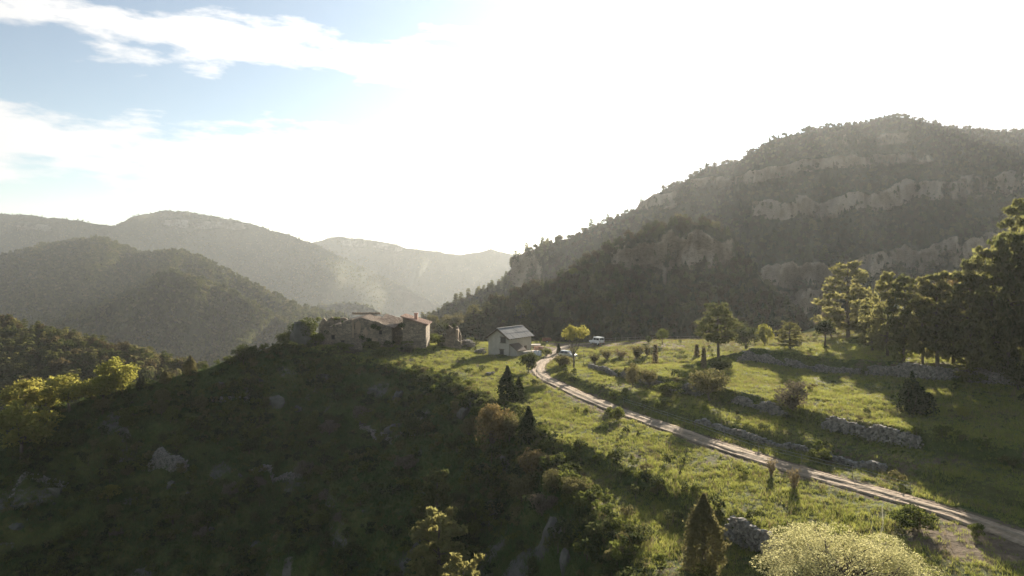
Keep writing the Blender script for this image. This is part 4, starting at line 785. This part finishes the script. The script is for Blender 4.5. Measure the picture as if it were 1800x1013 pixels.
# ---- the fallen tower between the ruin and the white house
def tower():
    rng = np.random.RandomState(5); x, y, z = hit(796, 609); y = 166; x = (793 - 900) / F * y; z = float(gz(x, y)); e = empty('ruined_tower', (x, y, z)); tag(e, 'crumbled stump of a stone tower beside the rubble wall', 'ruin')
    mb = MB(); rough_wall(mb, [(-2.4, -1), (-2.4, 1.8), (-1.5, 2.6), (-.8, 2.2), (.4, 2.6), (1.6, 1.9), (2.3, 1.6), (2.3, -1)], -.3, .4, rng, .4, .25); mb.obj('front_wall', M_RUIN, e)
    mb = MB(); rough_wall(mb, [(-1.4, -1), (-1.4, 4.2), (-.9, 5.0), (.2, 4.4), (.9, 4.9), (1.7, 4.2), (2.2, 2.4), (2.2, -1)], 2.2, 2.8, rng, .4, .25); mb.obj('back_wall', M_RUIN, e)
    MB().box((1.35, 1.3, 1.9), (.6, 1.9, 4.6)).obj('side_wall', M_OCHRE, e)
    v, f = leaves(np.concatenate([shell(c, np.full(180, r), 180, rng, .1) for c, r in (((-1.3, 2.4, 4.6), .9), ((-1.9, .2, 2.0), .9), ((.6, 2.4, 4.9), .6), ((-2.5, -.6, .6), .9))]), .17, rng); add('ivy', mesh('ivy', v, f, LM['holm']), e)
tower()
# ---- the white house
def house():
    rng = np.random.RandomState(8); z0 = float(gz(0, 162)) - .2; e = empty('stone_house', (-.7, 159, z0), math.atan2(7.5, 5.2)); tag(e, 'pale plastered house with grey sheet roof by the track', 'house')
    Ln, Wd, H, RH = 9.1, 5.7, 4.3, 6.15
    mb = MB(); gab = [(0, 0), (Wd, 0), (Wd, H), (Wd / 2, RH - .12), (0, H)]
    def gable(x0, x1):
        n = len(mb.v); mb.v += [(x0, a, b - (.8 if b == 0 else 0)) for a, b in gab] + [(x1, a, b - (.8 if b == 0 else 0)) for a, b in gab]; mb.f += [tuple(n + i for i in range(5)), tuple(n + 9 - i for i in range(5))] + [(n + i, n + 5 + i, n + 5 + (i + 1) % 5, n + (i + 1) % 5) for i in range(5)]
    gable(0, .45); mb.obj('gable_wall', M_PLASTER, e); mb = MB(); gable(Ln - .45, Ln); mb.obj('gable_wall', M_PLASTER, e)
    MB().box((Ln / 2, .225, H / 2 - .4), (Ln - .91, .45, H + .8)).obj('side_wall', M_PLASTER, e); MB().box((Ln / 2, Wd - .225, H / 2 - .4), (Ln - .91, .45, H + .8)).obj('side_wall', M_PLASTER, e)
    for (y, z, w, h, bars) in ((1.55, 3.75, 1.35, 1.15, 3), (1.95, 1.05, 1.05, 1.0, 2), (3.9, 2.6, .5, .6, 1)):
        if bars == 1: continue
        wn = MB().box((-.02, y, z), (.12, w, h)).obj('window', M_DARK, e); MB().box((-.07, y, z), (.03, w - .1, h - .1)).obj('pane', M_GLASS, wn)
        MB().box((-.1, y, z - h / 2 - .06), (.3, w + .3, .12)).obj('sill', M_LIME, wn); MB().box((-.06, y, z + h / 2 + .08), (.22, w + .4, .16)).obj('lintel', M_WOOD, wn)
        for k in range(bars): MB().box((-.11, y - w / 2 + w * (k + 1) / (bars + 1), z), (.04, .07, h)).obj('bar', M_WOOD, wn)
    # roof: boards, then sheets laid in two rows on each slope
    ov, th = .55, math.atan2(RH - H, Wd / 2); nx = 9; L2 = Ln + 2 * ov
    for sgn in (0, 1):
        def pt(x, s, off):           # s metres down the slope from the ridge
            y = Wd / 2 - math.cos(th) * s; z = RH - math.sin(th) * s; y += -math.sin(th) * off; z += math.cos(th) * off
            return (x, y if sgn == 0 else Wd - y, z)
        SL = (Wd / 2) / math.cos(th) + .55
        mb = MB(); b = [pt(-ov, 0, 0), pt(Ln + ov, 0, 0), pt(Ln + ov, SL, 0), pt(-ov, SL, 0)]; t = [pt(-ov, 0, .1), pt(Ln + ov, 0, .1), pt(Ln + ov, SL, .1), pt(-ov, SL, .1)]; dk = mb.hexa(b, t).obj('roof_deck', M_WOOD, e)
        for r, (s0, s1, lift) in enumerate(((0.02, SL * .53, .16), (SL * .50, SL + .06, .115))):
            for k in range(nx):
                x0, x1 = -ov - .05 + (L2 + .1) * k / nx + .02, -ov - .05 + (L2 + .1) * (k + 1) / nx - .02; j = rng.normal() * .006; mb = MB()
                mb.hexa([pt(x0, s0, lift + j), pt(x1, s0, lift + j), pt(x1, s1, lift + j), pt(x0, s1, lift + j)], [pt(x0, s0, lift + .03 + j), pt(x1, s0, lift + .03 + j), pt(x1, s1, lift + .03 + j), pt(x0, s1, lift + .03 + j)]); mb.obj('roof_sheet', M_SHEET, dk)
        for k in range(12):
            x = -.3 + (Ln + .6) * k / 11; mb = MB(); mb.hexa([pt(x - .06, SL - .7, -.16), pt(x + .06, SL - .7, -.16), pt(x + .06, SL - .02, -.16), pt(x - .06, SL - .02, -.16)], [pt(x - .06, SL - .7, -.01), pt(x + .06, SL - .7, -.01), pt(x + .06, SL - .02, -.01), pt(x - .06, SL - .02, -.01)]); mb.obj('rafter', M_WOOD, e)
        mb = MB(); mb.hexa([pt(-ov - .06, .02, -.2), pt(-ov + .06, .02, -.2), pt(-ov + .06, SL, -.2), pt(-ov - .06, SL, -.2)], [pt(-ov - .06, .02, -.01), pt(-ov + .06, .02, -.01), pt(-ov + .06, SL, -.01), pt(-ov - .06, SL, -.01)]); mb.obj('verge_board', M_WOOD, e)
    MB().box((Ln / 2, Wd / 2, RH + .2), (L2, .45, .12)).obj('ridge_cap', M_SHEET, e)
    # small lean-to on the track side
    mb = MB(); n = 0
    mb.hexa([(.5, -1.9, -.8), (3.6, -1.9, -.8), (3.6, -.02, -.8), (.5, -.02, -.8)], [(.5, -1.9, 1.5), (3.6, -1.9, 1.5), (3.6, -.02, 2.75), (.5, -.02, 2.75)]); mb.obj('lean_to', M_PLASTER, e)
    mb = MB(); mb.hexa([(.2, -2.2, 1.34), (3.9, -2.2, 1.34), (3.9, -.03, 2.80), (.2, -.03, 2.80)], [(.2, -2.2, 1.46), (3.9, -2.2, 1.46), (3.9, -.03, 2.92), (.2, -.03, 2.92)]); mb.obj('lean_to_roof', M_WOOD, e)
    MB().box((6.6, -.03, 1.0), (1.0, .1, 2.0)).obj('door', M_WOOD, e)
house()
def heap(name, label, cat, u, v, n, size, mat, spread, rz=None, flat=False, d=None):
    rng = np.random.RandomState(int(u)); x, y, z = hit(u, v); e = empty(name, (x, y, z)); tag(e, label, cat)
    for k in range(n):
        q = k / n; a = rng.rand() * 6.28; r = spread * rng.rand()**.5 * (1 - .5 * q); s = np.array(size) * (.75 + .5 * rng.rand(3))
        MB().box((math.cos(a) * r if not flat else rng.normal() * .12, math.sin(a) * r if not flat else rng.normal() * .2, size[2] * (.4 + (k * .9 if flat else q * spread * 1.2 / size[2] * .5))), s, (rz or 0) + (rng.normal() * .08 if flat else rng.rand() * 3)).obj('board' if flat else 'block', mat, e)
heap('board_stack', 'stack of pale boards catching the sun beside the house', 'boards', 934, 623, 7, (4.2, 1.0, .12), M_BOARD, 1, .55, True)
heap('brick_heap', 'pinkish heap of bricks right of the boards', 'bricks', 947, 616, 34, (.55, .4, .3), M_BRICK, 1.3)
heap('slab_stack', 'low stack of white slabs at the back corner of the house', 'slabs', 936, 610, 5, (3.4, 1.3, .13), M_BOARD, 1, .2, True)
heap('rubble_wall', 'tumbled rubble wall between the tower stump and the white house', 'rubble', 822, 610, 60, (.6, .5, .4), M_DSTONE, 2.3)
heap('stone_pile', 'small stone pile at the left foot of the white house', 'stones', 845, 622, 26, (.5, .4, .35), M_DSTONE, 1.5)

# ---- vehicles
def wheels(e, spots, r, w, mat=M_TYRE):
    for (x, y) in spots:
        wh = MB().tube([(x, y - w / 2, r), (x, y + w / 2, r)], r, 14).obj('wheel', mat, e); MB().tube([(x, y - w / 2 - .015, r), (x, y + w / 2 + .015, r)], r * .55, 10).obj('rim', M_SILVER, wh)
def offroader(u, v, rz):
    x, y, z = hit(u, v); e = empty('off_road_car', (x, y, z + .02), rz); tag(e, 'white boxy off-road car parked at the end of the yard', 'car')
    mb = MB(); W = .86      # x forward, y sideways
    mb.prism([(-2.0, .55), (2.0, .55), (2.02, 1.02), (.75, 1.12), (-2.02, 1.12)], -W, W); mb.obj('body', M_WHITE, e)
    mb = MB(); mb.hexa([(-1.95, -.84, 1.121), (.7, -.84, 1.121), (.7, .84, 1.121), (-1.95, .84, 1.121)], [(-1.9, -.74, 1.95), (.35, -.74, 1.95), (.35, .74, 1.95), (-1.9, .74, 1.95)]); cab = mb.obj('cab', M_WHITE, e)
    MB().box((-.8, 0, 1.985), (2.45, 1.55, .07)).obj('roof', M_WHITE, cab)
    for s in (-1, 1):
        for (a, b) in ((-1.75, -.75), (-.6, .3)): MB().box(((a + b) / 2, s * .80, 1.52), (b - a, .06, .5)).obj('side_window', M_GLASS, cab)
        MB().box((-.15, s * .868, .85), (1.0, .03, .5)).obj('door', M_WHITE, e)
        MB().box((-2.03, s * .7, .95), (.05, .16, .24)).obj('tail_lamp', M_LAMP, e); MB().tube([(2.0, s * .62, .85), (2.05, s * .62, .85)], .11, 10).obj('headlight', M_SILVER, e)
    MB().box((-1.955, 0, 1.55), (.06, 1.15, .45)).obj('rear_window', M_GLASS, cab); mb = MB(); mb.hexa([(.68, -.7, 1.2), (.73, -.7, 1.2), (.73, .7, 1.2), (.68, .7, 1.2)], [(.38, -.66, 1.85), (.43, -.66, 1.85), (.43, .66, 1.85), (.38, .66, 1.85)]); mb.obj('windscreen', M_GLASS, cab)
    MB().box((-2.1, 0, .6), (.14, 1.7, .2)).obj('rear_bumper', M_RUST, e); MB().box((2.1, 0, .6), (.14, 1.7, .2)).obj('front_bumper', M_TYRE, e); MB().tube([(-2.04, .25, 1.1), (-2.2, .25, 1.1)], .36, 14).obj('spare_wheel', M_WHITE, e)
    wheels(e, [(-1.25, -.72), (-1.25, .72), (1.25, -.72), (1.25, .72)], .39, .24)
offroader(1049, 606.5, 2.15)
def hatchback(u, v, rz):
    x, y, z = hit(u, v); e = empty('hatchback_car', (x, y, z + .02), rz); tag(e, 'silver hatchback parked half behind the open-crowned tree', 'car')
    mb = MB(); mb.prism([(-1.9, .35), (1.9, .35), (1.95, .7), (1.75, .82), (.95, .92), (-1.85, 1.0), (-1.95, .7)], -.82, .82); mb.obj('body', M_SILVER, e)
    mb = MB(); mb.hexa([(-1.8, -.79, .99), (1.0, -.79, .915), (1.0, .79, .915), (-1.8, .79, .99)], [(-1.45, -.62, 1.45), (.25, -.62, 1.45), (.25, .62, 1.45), (-1.45, .62, 1.45)]); c = mb.obj('cabin', M_GLASS, e); MB().box((-.6, 0, 1.465), (1.72, 1.26, .05)).obj('roof', M_SILVER, c)
    for s in (-1, 1):
        for a in (-1.55, -.55, .45): MB().tube([(a, s * .8, .97), (a * .86 - .05, s * .64, 1.44)], .035, 4).obj('pillar', M_SILVER, c)
        MB().box((1.88, s * .6, .7), (.1, .3, .14)).obj('headlight', M_WHITE, e); MB().box((-1.92, s * .62, .78), (.06, .28, .18)).obj('tail_lamp', M_LAMP, e); MB().box((.55, s * .9, .98), (.12, .14, .1)).obj('mirror', M_SILVER, e)
    wheels(e, [(-1.2, -.72), (-1.2, .72), (1.2, -.72), (1.2, .72)], .3, .2)
hatchback(998, 629, -.6)
def trailer(u, v, rz):
    x, y, z = hit(u, v); e = empty('farm_trailer', (x, y, z + .02), rz); tag(e, 'rusty box trailer standing at the back of the yard', 'trailer')
    MB().box((0, 0, .55), (2.3, 1.4, .1)).obj('bed', M_RUST, e)
    for c, d in (((0, -.68, .95), (2.3, .06, .7)), ((0, .68, .95), (2.3, .06, .7)), ((-1.12, 0, .95), (.06, 1.3, .7)), ((1.12, 0, .95), (.06, 1.3, .7))): MB().box(c, d).obj('side_panel', M_RUST, e)
    MB().tube([(1.1, 0, .5), (2.2, 0, .45)], .05, 6).obj('drawbar', M_RUST, e); wheels(e, [(0, -.78), (0, .78)], .34, .18)
trailer(961, 603, .1)
for u, v, lab in ((942, 601, 'white plastic drum behind the house, nearer the house'), (949, 600.5, 'white plastic drum behind the house, nearer the trailer')):
    x, y, z = hit(u, v); e = empty('plastic_drum', (x, y, z)); tag(e, lab, 'drum', 'white drums behind the house'); MB().tube([(0, 0, 0), (0, 0, .1), (0, 0, 1.0), (0, 0, 1.1)], [.4, .45, .45, .38], 12).obj('body', M_WHITE, e, smooth=False); MB().tube([(0, 0, 1.1), (0, 0, 1.16)], .3, 12).obj('lid', M_TYRE, e)

# ---- dry stone walls holding the terraces
def stone_wall(name, label, pts, hts, off=.35, thick=.5, seed=0, size=.23):
    rng = np.random.RandomState(seed); pts = np.array(pts, float); seg = np.hypot(*np.diff(pts, axis=0).T); s = np.r_[0, np.cumsum(seg)]; mid = pts[len(pts) // 2]; O = np.array([mid[0], mid[1], float(gz(mid[0], mid[1]))])
    e = empty(name, O); tag(e, label, 'stone wall', 'dry stone terrace walls', 'thing'); mb = MB(); t = 0
    while t < s[-1]:
        x, y = np.interp(t, s, pts[:, 0]), np.interp(t, s, pts[:, 1]); k = min(np.searchsorted(s, t, 'right') - 1, len(seg) - 1); tx, ty = (pts[k + 1] - pts[k]) / seg[k]; nx, ny = ty, -tx
        h = np.interp(t, s, hts) * (.7 + .45 * vnoise(t / 1.6, 0, 77)); fx, fy = x + nx * off, y + ny * off; zb = float(gz(fx + nx * .5, fy + ny * .5)) - .15; z = 0; w = size * (.7 + .8 * rng.rand())
        while z < h + .15:
            hh = size * (.45 + .4 * rng.rand()); dd = rng.normal() * .06; jx = rng.normal() * .12 + w * .3 * ((int(z / size * 2) % 2) - .5)
            c = np.array([fx + nx * dd + tx * jx - nx * .0, fy + ny * dd + ty * jx, zb + z + hh / 2]) - O; k0 = len(mb.v); mb.box(c, (w * .96, thick * (.8 + .4 * rng.rand()), hh * .96), math.atan2(ty, tx) + rng.normal() * .12)
            for q in range(k0, len(mb.v)): mb.v[q] = tuple(np.array(mb.v[q]) + rng.normal(size=3) * .035)
            z += hh
        t += w
    o = mb.obj('stones', M_DSTONE, e); o['kind'] = 'stuff'; return e
def along(P, t0, t1, n=14):
    s = np.r_[0, np.cumsum(np.hypot(*np.diff(P, axis=0).T))]; t = np.linspace(t0, t1, n); return np.stack([np.interp(t, s, P[:, 0]), np.interp(t, s, P[:, 1])], 1)
def arc_at_u(P, u):                          # arc position where the line crosses a photo column
    s = np.r_[0, np.cumsum(np.hypot(*np.diff(P, axis=0).T))]; t = np.linspace(0, s[-1], 800); x = np.interp(t, s, P[:, 0]); y = np.interp(t, s, P[:, 1]); return t[np.argmin(np.abs(x / y * F + 900 - u))]
stone_wall('dry_stone_wall', 'long dry stone terrace wall under the right-hand wood', along(W1, arc_at_u(W1, 1520), arc_at_u(W1, 1860), 24), [1.3] + [2.3] * 23 if 0 else list(np.r_[np.linspace(1.1, 2.1, 6), np.full(18, 2.1)]), seed=1)
stone_wall('dry_stone_wall', 'overgrown end of the upper terrace wall by the small pine', along(W1, arc_at_u(W1, 1300), arc_at_u(W1, 1380), 8), [1.0, 1.6, 1.7, 1.5, 1.7, 1.4, 1.0, .5], seed=2)
stone_wall('dry_stone_wall', 'pale dry stone wall on the second terrace bank', along(B1, arc_at_u(B1, 1452), arc_at_u(B1, 1622), 12), list(np.r_[.6, np.full(10, 1.6), 1.2]), seed=3)
stone_wall('dry_stone_wall', 'low mossy wall along the first bank behind the upright bushes', along(B1, arc_at_u(B1, 1040), arc_at_u(B1, 1190), 12), list(.5 + .5 * np.random.RandomState(4).rand(12)), seed=9)
stone_wall('dry_stone_wall', 'long low broken wall edging the berm above the track', along(B0, arc_at_u(B0, 1230), arc_at_u(B0, 1560), 20), list(.35 + .5 * np.random.RandomState(5).rand(20)), seed=10)
stone_wall('dry_stone_wall', 'thin wall line in the shade between the two upper walls', along(W1, arc_at_u(W1, 1385), arc_at_u(W1, 1515), 12), list(.6 + .9 * np.random.RandomState(6).rand(12)), seed=11)
stone_wall('dry_stone_wall', 'short stone patch of wall below the wide grey-green bush', along(B1, arc_at_u(B1, 1200), arc_at_u(B1, 1240), 6), [.6, 1.3, 1.6, 1.4, 1.2, .5], seed=4)
stone_wall('dry_stone_wall', 'tumbled wall in the shade of the hazy grey bush', along(B1, arc_at_u(B1, 1290), arc_at_u(B1, 1390), 8), [.5, 1.0, 1.3, .7, 1.2, 1.5, 1.0, .4], seed=5)
stone_wall('dry_stone_wall', 'shaded stone wall behind the cone-shaped juniper', along(EDGE, arc_at_u(EDGE, 1290), arc_at_u(EDGE, 1400), 10), list(np.r_[.8, np.full(8, 1.9), 1.0]), off=.9, seed=6)
def crag_wall(label, u0, v0, u1, v1, h, seed):
    a = hit(u0, v0); b = hit(u1, v1); stone_wall('dry_stone_wall', label, [(a[0] + (b[0] - a[0]) * t, a[1] + (b[1] - a[1]) * t) for t in np.linspace(0, 1, 6)], [h * .6, h, h, h, h * .9, h * .5], off=0, thick=.9, seed=seed)
crag_wall('square block of ruined wall low on the shaded crag', 263, 826, 330, 828, 2.9, 7)
crag_wall('low ledge of stones across the shaded crag', 446, 826, 546, 832, 1.0, 8)

crag_wall('thin broken ledge of stones high on the shaded crag', 372, 706, 470, 702, .8, 12)
crag_wall('pale sloping course of stones in the crag below the lit grass', 636, 742, 726, 770, .9, 13)
crag_wall('mossy wall remnant in the lower left shade', 20, 872, 120, 852, .9, 14)

# ---- rocks
def rockmesh(seed, flat=.8):
    """an angular block broken along joints: a fine ball cut by many planes, roughened"""
    import bmesh
    bm = bmesh.new(); bmesh.ops.create_icosphere(bm, subdivisions=4, radius=1); rng = np.random.RandomState(seed); pl = rng.normal(size=(16, 3)); pl[:8, 2] *= .25; pl /= np.linalg.norm(pl, axis=1)[:, None]; dd = .38 + .4 * rng.rand(16)
    c = np.array([v.co[:] for v in bm.verts])
    for _ in range(2):
        for p_, d_ in zip(pl, dd): q = c @ p_; c = c - p_[None] * np.clip(q - d_, 0, None)[:, None]
    c += fbm(c[:, 0] * 2.2 + c[:, 2] * 1.3 + 9, c[:, 1] * 2.2 - c[:, 2] * 2 + 9, seed, 4, .6)[:, None] * c * .22; c[:, 2] += (np.floor(c[:, 2] * 5) / 5 - c[:, 2]) * .35
    for v, q in zip(bm.verts, c): v.co = (q[0] * 1.4, q[1] * 1.4, q[2] * flat * 1.4)
    me = bpy.data.meshes.new('rock'); bm.to_mesh(me); bm.free(); me.materials.append(M_LIME); return me
ROCKS = [rockmesh(500 + i, .6 + .2 * (i % 3)) for i in range(7)]
def rock(u, v, wp, hp, label, name='boulder', cat='rock', group=None, pt=None, k=None):
    x, y, z = pt or hit(u, v); s = y / F; o = add(name, ROCKS[random.randrange(7) if k is None else k], None, (x, y + wp * s * .15, z + hp * s * .08), random.uniform(-.5, .5)); o.scale = (wp * s / 2, wp * s / 2 * .8, hp * s / 2 / .8); o.rotation_euler.x = random.uniform(-.15, .15); o.rotation_euler.y = random.uniform(-.25, .25); tag(o, label, cat, group); return o
rock(862, 660, 20, 12, 'flat grey boulder alone on the lit grass before the white house')
bx = (-45.6, 152.0); bz = float(gz(*bx)); rock(0, 0, 36, 56, 'big leaning boulder left of the ruined farmhouse', pt=(*bx, bz), k=2)
plant('holm', (-44.8, 154.2, bz + .8), 6.0, 5.6, 'dark bush crowning the boulder left of the ruin', G7); plant('holm', (-48.6, 152.5, float(gz(-48.6, 152.5)) - .2), 5.0, 3.6, 'dark bush leaning on the left side of the big boulder', G7); plant('bush', (-42.6, 153.5, float(gz(-42.6, 153.5)) - .2), 3.4, 4.2, 'green bush between the big boulder and the ruin', G7)
for u, v, w, h, lab in ((702, 705, 30, 34, 'blocky outcrop in the crag under the lit grass'), (655, 690, 34, 26, 'grey outcrop below the tawny bank'), (566, 668, 60, 40, 'broad ledge outcrop below the farmhouse'), (478, 716, 60, 34, 'cracked outcrop in the middle of the shaded crag'), (520, 722, 34, 30, 'outcrop right of the cracked middle one'), (835, 715, 44, 40, 'grey rock face beside the round brown tree'), (815, 735, 30, 40, 'rock step below the grey rock face'), (690, 760, 60, 26, 'long pale slab in the crag'), (640, 745, 30, 20, 'rough slab left of the long pale one'), (890, 830, 30, 60, 'upright rock face under the orange-brown tree'), (965, 960, 46, 90, 'tall bare rock face falling below the lower lip'), (995, 1000, 40, 60, 'lowest rock face beside the lower terrace'), (98, 870, 70, 30, 'long ledge in the lower left shade'), (30, 930, 60, 26, 'flat ledge at the left picture edge'), (300, 858, 30, 20, 'spill of pale scree below the ruined wall block'), (372, 933, 26, 12, 'pair-like pale slab near the bottom left')):
    rock(u, v, w * .62, h * .62, lab, 'rock_outcrop')
rr = np.random.RandomState(77)
ORD = ['leftmost', 'second from the left', 'third from the left', 'fourth from the left', 'fifth from the left', 'sixth from the left', 'seventh from the left', 'rightmost']
for u, o in zip((95, 215, 330, 420, 540, 640, 745), ORD[:6] + ORD[-1:]):
    w = rr.uniform(6, 12); rock(u, rr.uniform(760, 960), w, w * rr.uniform(.5, .8), f'small pale boulder on the shaded crag, {o} of seven', 'boulder', 'rock', 'boulders on the shaded crag')
for u, o in zip((232, 258, 286, 318, 352, 388, 424, 458), ORD):
    w = rr.uniform(6, 14); rock(u, 650 + (470 - u) * .22 + rr.uniform(6, 40), w, w * rr.uniform(.5, .9), f'grey rock jutting below the left skyline, {o} of eight', 'boulder', 'rock', 'rocks along the left skyline')

# ---- fences
def fence(name, label, pts, h, rails, rail_r, post_r, mat_post, mat_rail, step=3.0, lean=.03, seed=0):
    rng = np.random.RandomState(seed); pts = np.array(pts, float); s = np.r_[0, np.cumsum(np.hypot(*np.diff(pts, axis=0).T))]; n = max(1, int(s[-1] / step)); T = np.linspace(0, s[-1], n + 1); P = [(float(np.interp(t, s, pts[:, 0])), float(np.interp(t, s, pts[:, 1]))) for t in T]; P = [(x, y, float(gz(x, y))) for x, y in P]
    O = np.array(P[0]); e = empty(name, P[0]); tag(e, label, 'fence'); tops = []
    for x, y, z in P:
        lx, ly = rng.normal(size=2) * lean; b = np.array((x, y, z)) - O; MB().tube([b - (0, 0, .2), b + (lx, ly, h)], [post_r, post_r * .9], 6).obj('post', mat_post, e); tops.append((b, np.array((lx, ly, h))))
    for f in rails:
        mb = MB()
        for (b0, t0), (b1, t1) in zip(tops[:-1], tops[1:]):
            a = b0 + t0 * f; c = b1 + t1 * f; m = (a + c) / 2 - (0, 0, .03 * np.linalg.norm(c - a) * .3); mb.tube([a, m, c], rail_r, 4, False)
        mb.obj('rail', mat_rail, e)
    return e
fence('post_and_rail_fence', 'post and rail fence along the far edge of the plateau', [(24, 187), (34, 187.5), (46, 187), (58, 186), (66, 184)], 1.25, (.45, .9), .05, .07, M_POST, M_POST, 3.2, .04, 1)
rp = along(ROAD, arc_at_u(ROAD[5:], 1090) + 38, arc_at_u(ROAD[5:], 1640) + 38, 30); tn = np.gradient(rp, axis=0); tn /= np.hypot(*tn.T)[:, None]
fence('wire_fence', 'thin wire fence following the uphill side of the track', rp + np.stack([-tn[:, 1], tn[:, 0]], 1) * 2.5, .95, (.6, .95), .011, .03, M_POST, M_WIRE, 5.5, .05, 2)
z4 = [hit(u, v)[:2] for u, v in ((1574, 884), (1540, 912), (1556, 942), (1545, 968))]
fence('electric_fence', 'pale electric tape fence zigzagging down from the track', z4, .85, (.55, .98), .009, .014, M_TAPE, M_TAPE, 3.0, .04, 3)
fence('wire_fence', 'short wire fence beside the dark square bush', [hit(u, v)[:2] for u, v in ((927, 662), (946, 668), (962, 676))], 1.1, (.5, .95), .012, .035, M_POST, M_WIRE, 2.5, .03, 4)
for u, v, hp, lab in ((1026, 642, 36, 'lone thin pole right of the open-crowned tree'), (1093, 604, 15, 'thin pole at the near end of the far fence'), (1117, 604, 15, 'second thin pole along the far fence')):
    x, y, z = hit(u, v); tag(MB().tube([(0, 0, -.2), (.03, 0, hp * y / F * .6), (0, .02, hp * y / F)], [.06, .05, .04], 6).obj('pole', M_POST, None, (x, y, z)), lab, 'pole')

# ------------------------------------------------------------------ the air
def haze():
    m, nt, N, L, out = mat_nodes('valley_haze'); p = N('ShaderNodeVolumePrincipled')
    p.inputs['Color'].default_value = HAZE['color']; p.inputs['Density'].default_value = HAZE['density']; p.inputs['Anisotropy'].default_value = HAZE['g']
    L(p.outputs[0], out.inputs['Volume'])
    top = max(float(h['Z'].max()) for h in HILLS.values()) + 14
    b = MB().box((0, 2000, (top - 127) / 2), (30000, 24000, top + 127)).obj('haze', m)
    tag(b, 'pale sunlit haze filling the valley', 'haze', kind='stuff')
haze()
